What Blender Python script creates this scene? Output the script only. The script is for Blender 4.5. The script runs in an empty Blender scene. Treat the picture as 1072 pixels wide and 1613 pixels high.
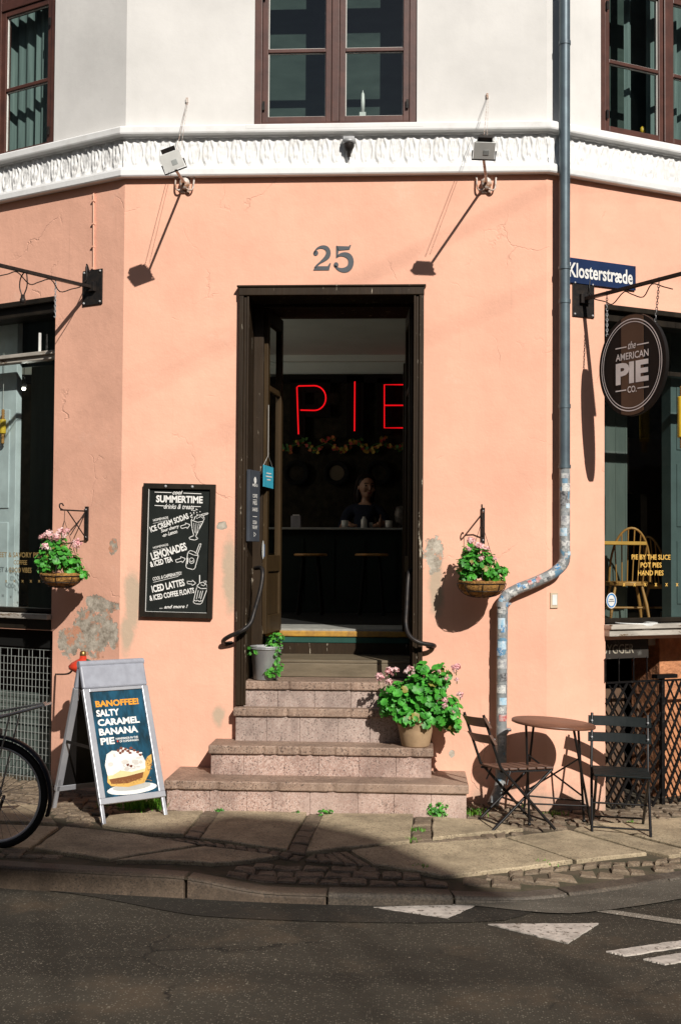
import bpy, bmesh, math, random
from mathutils import Vector, Matrix, noise
R = math.radians
random.seed(7)
S = bpy.context.scene
COL = S.collection

# ------------------------------------------------------------------ camera
FPX, PW, PH = 2000.0, 1072.0, 1613.0
CAM = Vector((0.5311, -8.0, 1.5303))
CR = (Matrix.Rotation(R(3.33), 3, 'Z') @ Matrix.Rotation(R(1.96), 3, 'X') @ Matrix.Rotation(R(-0.36), 3, 'Y'))
cd = bpy.data.cameras.new('camera')
cd.sensor_fit = 'VERTICAL'; cd.sensor_height = 36.0; cd.sensor_width = 24.0
cd.lens = 36.0 * FPX / PH
cd.clip_end = 800; cd.clip_start = 0.05
cam = bpy.data.objects.new('camera', cd); COL.objects.link(cam)
cam.matrix_world = Matrix.Translation(CAM) @ (CR @ Matrix.Rotation(R(90), 3, 'X')).to_4x4()
S.camera = cam

# ------------------------------------------------------------------ sky, sun, exposure
SUN = Vector((0.47, -1.0, 0.72))                       # towards the sun
W = bpy.data.worlds.new('World'); S.world = W; W.use_nodes = True
nt = W.node_tree; nt.nodes.clear()
sky = nt.nodes.new('ShaderNodeTexSky'); sky.sky_type = 'NISHITA'; sky.sun_disc = False
sky.sun_elevation = math.atan2(SUN.z, math.hypot(SUN.x, SUN.y)); sky.sun_rotation = math.atan2(SUN.x, SUN.y)
bg = nt.nodes.new('ShaderNodeBackground'); bg.inputs['Strength'].default_value = 0.05
wo = nt.nodes.new('ShaderNodeOutputWorld')
nt.links.new(sky.outputs[0], bg.inputs[0]); nt.links.new(bg.outputs[0], wo.inputs[0])
sl = bpy.data.lights.new('sun', 'SUN'); sl.energy = 5.0; sl.angle = R(0.5); sl.color = (1.0, 0.95, 0.88)
so = bpy.data.objects.new('sun', sl); COL.objects.link(so)
so.rotation_euler = (-SUN).to_track_quat('-Z', 'Y').to_euler(); so.location = (8, -16, 14)
S.view_settings.view_transform = 'Standard'; S.view_settings.look = 'None'
S.view_settings.gamma = 1.0; S.view_settings.use_curve_mapping = False
S.view_settings.exposure = 0.17
S.render.engine = 'CYCLES'
S.cycles.max_bounces = 8; S.cycles.transparent_max_bounces = 12

# ------------------------------------------------------------------ measuring the photograph on known planes
def ray(x, y): return CR @ Vector(((x - PW/2)/FPX, 1.0, -(y - PH/2)/FPX))
def atY(x, y, Y): r = ray(x, y); return CAM + r*((Y - CAM.y)/r.y)
def ease(t): t = min(max(t, 0.0), 1.0); return t*t*(3 - 2*t)
def gz(x, y=0):                                        # the pavement falls to the right and drops to the road in front of the steps
    a = -0.085*min(max((x - 0.6)/1.2, 0.0), 1.0)
    return max(a - 0.055*ease((x + 0.62)/0.5)*ease((-y - 1.25)/0.65), -0.088)
def G(x, y, dz=0.0):
    z = 0.0
    for _ in range(8):
        r = ray(x, y); p = CAM + r*((z - CAM.z)/r.z); z = gz(p.x, p.y) + dz
    return Vector((p.x, p.y, z))
def atZ(x, y, z): r = ray(x, y); return CAM + r*((z - CAM.z)/r.z)
def frame(o, x, y):
    x = Vector(x).normalized(); y = Vector(y); z = x.cross(y).normalized(); y = z.cross(x).normalized()
    m = Matrix((x, y, z)).transposed().to_4x4(); m.translation = Vector(o); return m
TL, TR = R(29), R(30)
XL, XR = -1.335, 1.355
FF = frame((0, 0, 0), (1, 0, 0), (0, 0, 1))                                        # chamfer: x right, y up, z out
FL = frame((XL, 0, 0), (math.cos(TL), -math.sin(TL), 0), (0, 0, 1))                # left wall (x negative)
FR = frame((XR, 0, 0), (math.cos(TR), math.sin(TR), 0), (0, 0, 1))                 # right wall
def on(M, x, y, n=0.0):
    Mi = M.inverted(); c = Mi @ CAM; r = Mi.to_3x3() @ ray(x, y); t = (n - c.z)/r.z
    return Vector((c.x + t*r.x, c.y + t*r.y, n))

# ------------------------------------------------------------------ materials
def newmat(name):
    m = bpy.data.materials.new(name); m.use_nodes = True; n = m.node_tree.nodes; n.clear()
    o = n.new('ShaderNodeOutputMaterial'); b = n.new('ShaderNodeBsdfPrincipled')
    m.node_tree.links.new(b.outputs[0], o.inputs[0]); return m, m.node_tree, b, o
def coords(t, scale=(1, 1, 1), kind='Object'):
    c = t.nodes.new('ShaderNodeTexCoord'); mp = t.nodes.new('ShaderNodeMapping'); mp.inputs['Scale'].default_value = scale
    t.links.new(c.outputs[kind], mp.inputs[0]); return mp.outputs[0]
def noise_n(t, vec, scale, detail=4, rough=0.6, dist=0.0):
    n = t.nodes.new('ShaderNodeTexNoise'); n.inputs['Scale'].default_value = scale; n.inputs['Detail'].default_value = detail
    n.inputs['Roughness'].default_value = rough; n.inputs['Distortion'].default_value = dist
    t.links.new(vec, n.inputs['Vector']); return n.outputs['Fac']
def ramp(t, fac, a, b, ca=(0, 0, 0), cb=(1, 1, 1)):
    r = t.nodes.new('ShaderNodeValToRGB'); e = r.color_ramp.elements
    e[0].position = a; e[1].position = b; e[0].color = (*ca, 1); e[1].color = (*cb, 1)
    t.links.new(fac, r.inputs[0]); return r.outputs[0]
def mixc(t, fac, a, b, mode='MIX'):
    m = t.nodes.new('ShaderNodeMix'); m.data_type = 'RGBA'; m.blend_type = mode
    for sck, v in ((m.inputs[0], fac), (m.inputs[6], a), (m.inputs[7], b)):
        if isinstance(v, (int, float)): sck.default_value = v
        elif isinstance(v, tuple): sck.default_value = (*v, 1)
        else: t.links.new(v, sck)
    return m.outputs[2]
def maths(t, op, a, b=0.0, c=None):
    m = t.nodes.new('ShaderNodeMath'); m.operation = op
    for i, v in enumerate((a, b) if c is None else (a, b, c)):
        if isinstance(v, (int, float)): m.inputs[i].default_value = v
        else: t.links.new(v, m.inputs[i])
    return m.outputs[0]
def bump(t, bsdf, h, strength=0.3, dist=0.01):
    b = t.nodes.new('ShaderNodeBump'); b.inputs['Strength'].default_value = strength; b.inputs['Distance'].default_value = dist
    t.links.new(h, b.inputs['Height']); t.links.new(b.outputs[0], bsdf.inputs['Normal'])
def M(name, c, rough=0.6, c2=None, scale=6, metal=0.0, bmp=0.0, bscale=60, stretch=(1, 1, 1), lo=0.35, hi=0.65, spec=None, bdist=0.004):
    m, t, b, o = newmat(name)
    v = coords(t, stretch)
    c2 = c2 or tuple(min(1, k*0.78) for k in c)
    f = ramp(t, noise_n(t, v, scale, 5), lo, hi)
    t.links.new(mixc(t, f, c2, c), b.inputs['Base Color'])
    b.inputs['Roughness'].default_value = rough; b.inputs['Metallic'].default_value = metal
    if spec is None and max(max(c), max(c2)) < 0.08: spec = 0.18
    if spec is not None: b.inputs['Specular IOR Level'].default_value = spec
    if bmp: bump(t, b, noise_n(t, v, bscale, 4), bmp, bdist)
    return m
def glass_mat(name, tint=(1, 1, 1), ior=1.5):
    m = bpy.data.materials.new(name); m.use_nodes = True; t = m.node_tree; t.nodes.clear()
    o = t.nodes.new('ShaderNodeOutputMaterial'); tr = t.nodes.new('ShaderNodeBsdfTransparent'); tr.inputs[0].default_value = (*tint, 1)
    gl = t.nodes.new('ShaderNodeBsdfGlossy'); gl.inputs['Roughness'].default_value = 0.02
    lw = t.nodes.new('ShaderNodeLayerWeight'); lw.inputs[0].default_value = 0.5                 # Schlick reflectance, the same from both sides of the pane
    fr = t.nodes.new('ShaderNodeMath'); fr.operation = 'MULTIPLY_ADD'; pw = t.nodes.new('ShaderNodeMath'); pw.operation = 'POWER'; pw.inputs[1].default_value = 5.0
    t.links.new(lw.outputs['Facing'], pw.inputs[0]); t.links.new(pw.outputs[0], fr.inputs[0]); fr.inputs[1].default_value = 0.92; fr.inputs[2].default_value = 0.06
    mx = t.nodes.new('ShaderNodeMixShader'); v = coords(t)
    bp = t.nodes.new('ShaderNodeBump'); bp.inputs['Strength'].default_value = 0.08; bp.inputs['Distance'].default_value = 0.02
    t.links.new(noise_n(t, v, 2.5, 2), bp.inputs['Height']); t.links.new(bp.outputs[0], gl.inputs['Normal'])
    t.links.new(fr.outputs[0], mx.inputs[0]); t.links.new(tr.outputs[0], mx.inputs[1]); t.links.new(gl.outputs[0], mx.inputs[2])
    t.links.new(mx.outputs[0], o.inputs[0]); return m
def emit_mat(name, c, s):
    m, t, b, o = newmat(name); b.inputs['Base Color'].default_value = (*c, 1)
    b.inputs['Emission Color'].default_value = (*c, 1); b.inputs['Emission Strength'].default_value = s; return m

def blob_mask(t, vec, blobs, nscale=9.0, namp=0.9, edge=0.12):
    """patches with a ragged edge at given world places: (centre, radii)"""
    out = None
    for c, r in blobs:
        s = t.nodes.new('ShaderNodeVectorMath'); s.operation = 'SUBTRACT'; t.links.new(vec, s.inputs[0]); s.inputs[1].default_value = c
        d = t.nodes.new('ShaderNodeVectorMath'); d.operation = 'DIVIDE'; t.links.new(s.outputs[0], d.inputs[0]); d.inputs[1].default_value = r
        l = t.nodes.new('ShaderNodeVectorMath'); l.operation = 'LENGTH'; t.links.new(d.outputs[0], l.inputs[0])
        k = maths(t, 'SUBTRACT', 1.0, l.outputs['Value'])
        out = k if out is None else maths(t, 'MAXIMUM', out, k)
    n = maths(t, 'MULTIPLY_ADD', noise_n(t, vec, nscale, 6, 0.65), namp, -0.5*namp)
    return ramp(t, maths(t, 'ADD', out, n), 0.0, edge)

def stucco(name, base, chips, smears, grime):
    m, t, b, o = newmat(name)
    c = t.nodes.new('ShaderNodeTexCoord'); vec = c.outputs['Object']
    dk = tuple(k*0.87 for k in base); lt = tuple(min(1, k*1.05) for k in base)
    col = mixc(t, ramp(t, noise_n(t, vec, 1.6, 6, 0.62), 0.32, 0.68), dk, lt)
    col = mixc(t, maths(t, 'MULTIPLY', ramp(t, noise_n(t, coords(t, (7, 7, 0.6)), 1.4, 5), 0.52, 0.8), 0.10), col, tuple(k*0.6 for k in base))
    col = mixc(t, maths(t, 'MULTIPLY', ramp(t, noise_n(t, vec, 26, 3), 0.66, 0.74), 0.18), col, tuple(k*0.62 for k in base))
    h = maths(t, 'ADD', maths(t, 'MULTIPLY', noise_n(t, vec, 70, 5, 0.7), 0.35), maths(t, 'MULTIPLY', noise_n(t, vec, 5, 4), 2.2))
    if grime:                                            # hairline cracks and a few run-off streaks
        wv = t.nodes.new('ShaderNodeVectorMath'); wv.operation = 'MULTIPLY_ADD'
        nn = t.nodes.new('ShaderNodeTexNoise'); nn.inputs['Scale'].default_value = 3.5; nn.inputs['Detail'].default_value = 5; t.links.new(vec, nn.inputs['Vector'])
        t.links.new(nn.outputs['Color'], wv.inputs[0]); wv.inputs[1].default_value = (.45, .45, .45); t.links.new(vec, wv.inputs[2])
        cv = t.nodes.new('ShaderNodeTexVoronoi'); cv.feature = 'DISTANCE_TO_EDGE'; cv.inputs['Scale'].default_value = 1.3; t.links.new(wv.outputs[0], cv.inputs['Vector'])
        ck = maths(t, 'MULTIPLY', ramp(t, cv.outputs['Distance'], 0.002, 0.007, (1, 1, 1), (0, 0, 0)), ramp(t, noise_n(t, vec, 1.9, 3), 0.53, 0.62))
        col = mixc(t, maths(t, 'MULTIPLY', ck, 0.22), col, tuple(k*0.45 for k in base)); h = maths(t, 'SUBTRACT', h, ck)
        col = mixc(t, maths(t, 'MULTIPLY', ramp(t, noise_n(t, coords(t, (16, 16, 0.5)), 1.5, 4), 0.62, 0.78), 0.22), col, tuple(k*0.55 for k in base))
        col = mixc(t, maths(t, 'MULTIPLY', ramp(t, noise_n(t, vec, 3.3, 7, .75), 0.60, 0.72), 0.30), col, (0.80, 0.55, 0.43))
    if smears:
        k = blob_mask(t, vec, smears, 7.0, 1.5, 0.5)
        col = mixc(t, maths(t, 'MULTIPLY', k, 0.88), col, (0.41, 0.33, 0.24))
    if chips:
        k = blob_mask(t, vec, chips, 13.0, 2.1, 0.03)
        gr = mixc(t, ramp(t, noise_n(t, vec, 20, 6, 0.7), 0.3, 0.7), (0.17, 0.14, 0.105), (0.60, 0.54, 0.45))
        gr = mixc(t, ramp(t, noise_n(t, vec, 8, 5, .7), 0.55, 0.60), gr, (0.55, 0.27, 0.17))
        col = mixc(t, k, col, gr)
        h = maths(t, 'SUBTRACT', h, maths(t, 'MULTIPLY', k, maths(t, 'MULTIPLY_ADD', noise_n(t, vec, 24, 6, 0.7), 1.5, 0.9)))
    if grime:                                            # splash-back dirt close to the pavement
        sp = t.nodes.new('ShaderNodeSeparateXYZ'); t.links.new(vec, sp.inputs[0])
        g = maths(t, 'ADD', maths(t, 'MULTIPLY', sp.outputs['Z'], -3.0), maths(t, 'MULTIPLY_ADD', noise_n(t, vec, 9, 6, .7), 1.6, 0.0))
        col = mixc(t, maths(t, 'MULTIPLY', ramp(t, g, 0.35, 0.9), 0.65), col, (0.30, 0.25, 0.19))
    t.links.new(col, b.inputs['Base Color']); b.inputs['Roughness'].default_value = 0.92; b.inputs['Specular IOR Level'].default_value = 0.2
    bump(t, b, h, 0.5 if grime else 0.22, 0.006)
    return m

def wpt(Mx, x, y): return tuple(Mx @ on(Mx, x, y))
def PB(Mx, x, y, rx, ry): p = wpt(Mx, x, y); k = 8.0/2000; return (p, (rx*k, 0.6, ry*k))
chips = [PB(FF, 684, 872, 16, 26), PB(FF, 350, 828, 8, 7), PB(FF, 815, 1206, 5, 5), PB(FF, 711, 1188, 5, 7),
         PB(FL, 150, 952, 17, 17), PB(FL, 143, 995, 46, 40), PB(FL, 112, 1010, 22, 26), PB(FL, 178, 862, 8, 13), PB(FL, 178, 1005, 12, 22), PB(FL, 165, 955, 24, 12)]
smears = [PB(FF, 208, 945, 17, 62), PB(FF, 362, 905, 16, 75), PB(FF, 686, 925, 15, 70), PB(FF, 345, 1128, 12, 22), PB(FF, 200, 1000, 14, 40)]
m_orange = stucco('salmon stucco', (0.77, 0.42, 0.30), chips, smears, True)
m_white = stucco('pale upper plaster', (0.63, 0.615, 0.59), [], [], False)
m_frieze = M('white painted frieze', (0.69, 0.69, 0.68), 0.75, (0.60, 0.59, 0.57), 9, bmp=0.25, bscale=40, lo=0.25, hi=0.5)
m_black = M('black painted wood', (0.011, 0.009, 0.007), 0.42, (0.022, 0.017, 0.012), 12, bmp=0.2, bscale=30, stretch=(1, 1, .25))
m_brown = M('dark brown window paint', (0.085, 0.032, 0.022), 0.42, (0.055, 0.022, 0.016), 10, bmp=0.1)
m_iron = M('black iron', (0.016, 0.016, 0.017), 0.42, (0.035, 0.028, 0.024), 30, metal=0.3, bmp=0.15)
m_rust = M('rusty white iron', (0.55, 0.50, 0.45), 0.6, (0.30, 0.15, 0.08), 30, lo=.4, hi=.55)
m_putty = M('white putty', (0.62, 0.60, 0.56), 0.7)
m_glass = glass_mat('window glass', (0.80, 0.86, 0.84))
m_glass2 = glass_mat('door glass', (0.93, 0.95, 0.95))
def oldwood(name, base, under, hi=0.62, stretch=(1, 1, .15), sc=14):
    m, t, b, o = newmat(name); v = coords(t, stretch)
    c = mixc(t, ramp(t, noise_n(t, v, sc, 6, .7), 0.35, 0.65), tuple(k*.6 for k in base), base)
    c = mixc(t, ramp(t, noise_n(t, v, sc*1.7, 6, .75), hi, hi+0.03), c, under)
    t.links.new(c, b.inputs['Base Color']); b.inputs['Roughness'].default_value = 0.5; b.inputs['Specular IOR Level'].default_value = 0.2
    bump(t, b, noise_n(t, v, sc*3, 5), 0.4, 0.004); return m
m_jamb = oldwood('weathered dark door paint', (0.030, 0.018, 0.009), (0.46, 0.40, 0.31), 0.625)
m_leaf = oldwood('brown door paint', (0.050, 0.030, 0.012), (0.33, 0.26, 0.17), 0.66)
m_sill = oldwood('weathered white sill', (0.50, 0.46, 0.40), (0.13, 0.085, 0.05), 0.57, (.35, .35, 1.4), 8)
m_tread = oldwood('worn wooden tread', (0.17, 0.135, 0.09), (0.50, 0.42, 0.30), 0.66, (.2, 1, 1), 12)
m_yellow = M('yellow nosing', (0.46, 0.25, 0.03), 0.5, (0.25, 0.13, 0.03), 14)
m_green = M('green riser strip', (0.02, 0.07, 0.055), 0.5)
def granite(name, a, b_, dark, rough=0.65):
    m, t, b, o = newmat(name); v = coords(t)
    vo = t.nodes.new('ShaderNodeTexVoronoi'); vo.inputs['Scale'].default_value = 150; t.links.new(v, vo.inputs['Vector'])
    sep = t.nodes.new('ShaderNodeSeparateColor'); t.links.new(vo.outputs['Color'], sep.inputs[0])
    c = mixc(t, ramp(t, sep.outputs[0], 0.25, 0.8), a, b_)
    c = mixc(t, ramp(t, sep.outputs[1], 0.86, 0.92), c, dark)
    c = mixc(t, maths(t, 'MULTIPLY', ramp(t, noise_n(t, coords(t, (1, 1, .6)), 4.5, 6, .7), 0.40, 0.72), 0.85), c, tuple(k*.40 for k in a))
    c = mixc(t, maths(t, 'MULTIPLY', ramp(t, noise_n(t, coords(t, (9, 9, .8)), 1.3, 5, .7), 0.55, 0.75), 0.55), c, tuple(k*.38 for k in a))
    c = mixc(t, maths(t, 'MULTIPLY', ramp(t, noise_n(t, v, 1.7, 3), 0.5, 0.7), 0.4), c, tuple(min(1, k*1.25) for k in b_))
    c = mixc(t, maths(t, 'MULTIPLY', ramp(t, noise_n(t, v, 13, 6, .75), 0.62, 0.70), 0.7), c, (0.05, 0.042, 0.03))
    t.links.new(c, b.inputs['Base Color']); b.inputs['Roughness'].default_value = rough
    bump(t, b, noise_n(t, v, 55, 5), 0.25, 0.004); return m
m_granite = granite('pink granite', (0.39, 0.25, 0.20), (0.52, 0.39, 0.33), (0.13, 0.09, 0.075))
m_granite2 = granite('grey pink granite', (0.36, 0.26, 0.22), (0.44, 0.35, 0.30), (0.16, 0.12, 0.10))
m_slab = granite('worn tread stone', (0.27, 0.175, 0.125), (0.36, 0.255, 0.19), (0.09, 0.06, 0.045))
m_pave = granite('pavement slab', (0.33, 0.26, 0.165), (0.44, 0.355, 0.235), (0.17, 0.13, 0.085), 0.8)
m_cobble = granite('pavement cobble', (0.15, 0.110, 0.072), (0.22, 0.165, 0.11), (0.10, 0.075, 0.055), 0.75)
m_kerb = granite('kerb stone', (0.060, 0.047, 0.034), (0.11, 0.086, 0.062), (0.04, 0.03, 0.023), 0.7)
m_dirt = M('joint soil', (0.085, 0.062, 0.038), 0.95, (0.045, 0.042, 0.02), 10, bmp=0.6, bscale=90)
def asphalt(name, a, agg, amt, patch=0.55):
    m, t, b, o = newmat(name); v = coords(t)
    vo = t.nodes.new('ShaderNodeTexVoronoi'); vo.inputs['Scale'].default_value = 105; t.links.new(v, vo.inputs['Vector'])
    sep = t.nodes.new('ShaderNodeSeparateColor'); t.links.new(vo.outputs['Color'], sep.inputs[0])
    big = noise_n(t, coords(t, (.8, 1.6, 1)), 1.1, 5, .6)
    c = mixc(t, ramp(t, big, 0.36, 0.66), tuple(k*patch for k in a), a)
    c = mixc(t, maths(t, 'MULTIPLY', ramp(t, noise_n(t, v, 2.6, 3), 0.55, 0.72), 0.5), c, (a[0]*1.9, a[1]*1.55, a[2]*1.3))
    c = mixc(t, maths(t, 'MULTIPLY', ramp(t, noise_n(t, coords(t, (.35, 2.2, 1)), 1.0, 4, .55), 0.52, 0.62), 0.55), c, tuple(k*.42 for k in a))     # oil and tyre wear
    wv = t.nodes.new('ShaderNodeVectorMath'); wv.operation = 'MULTIPLY_ADD'; nn = t.nodes.new('ShaderNodeTexNoise'); nn.inputs['Scale'].default_value = 2.5; nn.inputs['Detail'].default_value = 5; t.links.new(v, nn.inputs['Vector'])
    t.links.new(nn.outputs['Color'], wv.inputs[0]); wv.inputs[1].default_value = (.6, .6, 0); t.links.new(v, wv.inputs[2])
    cv = t.nodes.new('ShaderNodeTexVoronoi'); cv.feature = 'DISTANCE_TO_EDGE'; cv.inputs['Scale'].default_value = .55; t.links.new(wv.outputs[0], cv.inputs['Vector'])
    c = mixc(t, maths(t, 'MULTIPLY', ramp(t, cv.outputs['Distance'], 0.002, 0.006, (1, 1, 1), (0, 0, 0)), ramp(t, noise_n(t, v, 1.3, 2), .5, .56)), c, tuple(k*.2 for k in a))
    sz = ramp(t, vo.outputs['Distance'], 0.25, 0.42, (1, 1, 1), (0, 0, 0))
    k = maths(t, 'MULTIPLY', maths(t, 'MULTIPLY', ramp(t, sep.outputs[0], 1-amt, 1-amt*.5), sz), ramp(t, big, 0.3, 0.6, (.35, .35, .35), (1, 1, 1)))
    c = mixc(t, k, c, agg)
    v2 = t.nodes.new('ShaderNodeTexVoronoi'); v2.inputs['Scale'].default_value = 52; t.links.new(v, v2.inputs['Vector']); s2 = t.nodes.new('ShaderNodeSeparateColor'); t.links.new(v2.outputs['Color'], s2.inputs[0])
    k2 = maths(t, 'MULTIPLY', ramp(t, s2.outputs[0], .95, .97), ramp(t, v2.outputs['Distance'], .22, .34, (1, 1, 1), (0, 0, 0)))
    c = mixc(t, k2, c, mixc(t, s2.outputs[1], tuple(k*.5 for k in agg), tuple(min(1, k*1.15) for k in agg)))
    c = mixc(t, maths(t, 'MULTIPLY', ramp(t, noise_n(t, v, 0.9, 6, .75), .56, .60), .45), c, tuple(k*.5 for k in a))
    t.links.new(c, b.inputs['Base Color']); b.inputs['Roughness'].default_value = 0.85; b.inputs['Specular IOR Level'].default_value = 0.25
    bump(t, b, maths(t, 'ADD', noise_n(t, v, 140, 3), maths(t, 'MULTIPLY', vo.outputs['Distance'], -0.8)), 0.5, 0.006); return m
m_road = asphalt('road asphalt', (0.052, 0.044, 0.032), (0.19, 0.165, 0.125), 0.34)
m_apron = asphalt('dark asphalt patch', (0.030, 0.026, 0.020), (0.12, 0.105, 0.08), 0.22)
m_gutter = asphalt('worn grey gutter', (0.135, 0.12, 0.095), (0.27, 0.24, 0.20), 0.3)
m_paint = oldwood('worn road paint', (0.58, 0.52, 0.46), (0.11, 0.09, 0.07), 0.565, (1, 1, 1), 18)
m_gravel = asphalt('pale grit line', (0.30, 0.26, 0.21), (0.62, 0.56, 0.48), 0.6)
m_pipe = M('blue grey zinc pipe', (0.105, 0.145, 0.165), 0.45, (0.075, 0.10, 0.12), 9, metal=0.35, bmp=.06)
def sticker_mat(name):
    m, t, b, o = newmat(name); v = coords(t, (23, 23, 17))
    vo = t.nodes.new('ShaderNodeTexVoronoi'); vo.distance = 'CHEBYCHEV'; vo.inputs['Scale'].default_value = 1.0; t.links.new(v, vo.inputs['Vector'])
    sep = t.nodes.new('ShaderNodeSeparateColor'); t.links.new(vo.outputs['Color'], sep.inputs[0])
    c = ramp(t, sep.outputs[0], 0.0, 1.0, (0.13, 0.15, 0.16), (0.42, 0.42, 0.40))
    fine = noise_n(t, coords(t), 60, 5, .7)
    c = mixc(t, ramp(t, fine, 0.48, 0.54), c, tuple([0.20, 0.21, 0.21]))
    c = mixc(t, ramp(t, sep.outputs[1], 0.93, 0.95), c, (0.12, 0.24, 0.34))
    c = mixc(t, ramp(t, noise_n(t, coords(t), 17, 6, .8), 0.56, 0.60), c, (0.24, 0.26, 0.27))
    t.links.new(c, b.inputs['Base Color']); b.inputs['Roughness'].default_value = 0.5; return m
m_stick = sticker_mat('sticker covered zinc')
m_wtext = M('white lettering', (0.78, 0.77, 0.73), 0.7)
m_cream = M('cream lettering', (0.90, 0.84, 0.82), 0.6)
m_gold = M('gold lettering', (0.75, 0.45, 0.10), 0.5)
m_dgold = M('dull gold lettering', (0.30, 0.20, 0.07), 0.6)
m_slate = M('slate numeral paint', (0.075, 0.085, 0.095), 0.7)
m_chalk = M('chalkboard', (0.007, 0.009, 0.008), 0.8, (0.013, 0.016, 0.014), 5)
m_navy = M('navy enamel', (0.012, 0.028, 0.085), 0.35)
m_alu = M('brushed aluminium', (0.52, 0.53, 0.56), 0.42, (0.42, 0.43, 0.47), 4, metal=0.55)
m_greyp = M('grey plastic header', (0.30, 0.315, 0.36), 0.5, (0.25, 0.26, 0.30), 20)
m_lens = M('grey lamp glass', (0.42, 0.44, 0.43), 0.25)
m_whitep = M('white enamel', (0.72, 0.72, 0.69), 0.4)
m_coco = M('coco fibre', (0.46, 0.23, 0.05), 0.95, (0.16, 0.08, 0.025), 55, bmp=1.0, bscale=90, bdist=.012)
m_soil = M('potting soil', (0.03, 0.02, 0.014), 0.95)
m_terra = M('pale terracotta', (0.42, 0.285, 0.165), 0.8, (0.27, 0.18, 0.10), 9, bmp=.2)
m_zinc = M('galvanised zinc', (0.40, 0.40, 0.40), 0.5, (0.28, 0.285, 0.29), 8, metal=0.35, stretch=(2, 2, .5))
def leafmat(name, a, b_):
    m, t, b, o = newmat(name); v = coords(t)
    c = mixc(t, ramp(t, noise_n(t, v, 22, 2), 0.38, 0.62), a, b_)
    t.links.new(c, b.inputs['Base Color']); b.inputs['Roughness'].default_value = 0.5
    tr = t.nodes.new('ShaderNodeBsdfTranslucent'); t.links.new(c, tr.inputs[0])
    mx = t.nodes.new('ShaderNodeMixShader'); mx.inputs[0].default_value = 0.3
    t.links.new(b.outputs[0], mx.inputs[1]); t.links.new(tr.outputs[0], mx.inputs[2]); t.links.new(mx.outputs[0], o.inputs[0]); return m
m_leafA = leafmat('geranium leaf', (0.035, 0.20, 0.02), (0.09, 0.44, 0.045))
m_leafB = leafmat('ivy leaf', (0.04, 0.20, 0.025), (0.12, 0.44, 0.05))
m_grass = leafmat('grass blade', (0.07, 0.24, 0.02), (0.18, 0.42, 0.04))
m_dryleaf = leafmat('dry leaf', (0.25, 0.16, 0.04), (0.30, 0.28, 0.06))
m_stem = M('green stem', (0.07, 0.13, 0.03), 0.7)
m_pink = leafmat('pink petal', (0.80, 0.42, 0.44), (0.90, 0.70, 0.68))
m_rustbr = M('brown lacquered metal', (0.15, 0.062, 0.034), 0.45, (0.10, 0.042, 0.024), 8)
m_fur = M('black lacquered steel', (0.010, 0.009, 0.009), 0.4, spec=.35)
m_seatw = M('brown slat lacquer', (0.13, 0.065, 0.04), 0.5, (0.075, 0.036, 0.024), 12)
m_slatd = M('blue black slat lacquer', (0.006, 0.009, 0.009), 0.6, (0.011, 0.014, 0.014), 12, spec=.12)
m_red = M('red enamel', (0.62, 0.05, 0.02), 0.3, (0.45, 0.035, 0.016), 8)
m_brass = M('tarnished brass', (0.33, 0.20, 0.07), 0.4, metal=0.8)
m_rubber = M('tyre rubber', (0.012, 0.012, 0.012), 0.7)
m_chrome = M('worn chrome', (0.45, 0.46, 0.47), 0.25, metal=0.9)
m_bfrm = M('dark bicycle paint', (0.012, 0.014, 0.02), 0.3)
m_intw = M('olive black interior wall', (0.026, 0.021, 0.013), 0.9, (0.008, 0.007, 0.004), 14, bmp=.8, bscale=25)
m_ceil = M('grey green ceiling', (0.62, 0.68, 0.63), 0.9, (0.56, 0.62, 0.57), 3)
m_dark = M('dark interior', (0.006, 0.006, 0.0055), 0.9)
m_floor = M('pale wooden floor', (0.42, 0.36, 0.28), 0.6, (0.30, 0.25, 0.19), 5, stretch=(1, 6, 1))
m_counter = M('dark green counter', (0.007, 0.013, 0.011), 0.7)
m_marble = M('pale counter top', (0.34, 0.35, 0.33), 0.4)
m_cork = M('warm pine', (0.44, 0.22, 0.06), 0.5, (0.28, 0.13, 0.03), 10, stretch=(1, 1, .2))
m_neon = emit_mat('red neon tube', (0.80, 0.004, 0.008), 0.95)
m_ggrey = M('grey green boards', (0.10, 0.12, 0.105), 0.6, (0.07, 0.088, 0.078), 5, stretch=(3, 3, .4))
m_teal = M('blue green panels', (0.075, 0.11, 0.108), 0.6)
m_dgreen = M('dark green partition', (.020, .030, .026), .8, (.012, .018, .016), 4, stretch=(4, 4, .3))
m_wpanel = M('white panelled door', (0.62, 0.68, 0.70), 0.6)
m_curt = M('grey green net curtain', (0.17, 0.225, 0.215), 0.9, (0.10, 0.14, 0.135), 9, stretch=(6, 6, .2))
m_sheer = M('dim green blind', (0.050, 0.070, 0.062), 0.9, (0.030, 0.045, 0.040), 3, stretch=(1, 1, 3))
m_yel = M('yellow lacquer', (0.78, 0.50, 0.04), 0.4)
m_skin = M('skin', (0.42, 0.24, 0.16), 0.55)
m_hair = M('dark hair', (0.015, 0.010, 0.008), 0.5)
m_navyc = M('navy cloth', (0.016, 0.02, 0.035), 0.9)
m_white = m_white
m_cup = M('white china', (0.62, 0.62, 0.58), 0.3)
m_cyan = M('turquoise card', (0.05, 0.42, 0.58), 0.5)
m_blue = M('blue sticker', (0.03, 0.22, 0.55), 0.4)
m_slateb = M('slate menu board', (0.055, 0.062, 0.075), 0.6)
m_brickrough = M('rough orange render', (0.55, 0.24, 0.11), 0.9, (0.36, 0.15, 0.07), 18, bmp=1.0, bscale=30, bdist=.02)
m_brbrd = M('brown boards', (0.10, 0.055, 0.03), 0.7)
m_meshw = M('galvanised mesh wire', (0.34, 0.36, 0.34), 0.5, metal=.4)
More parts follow.
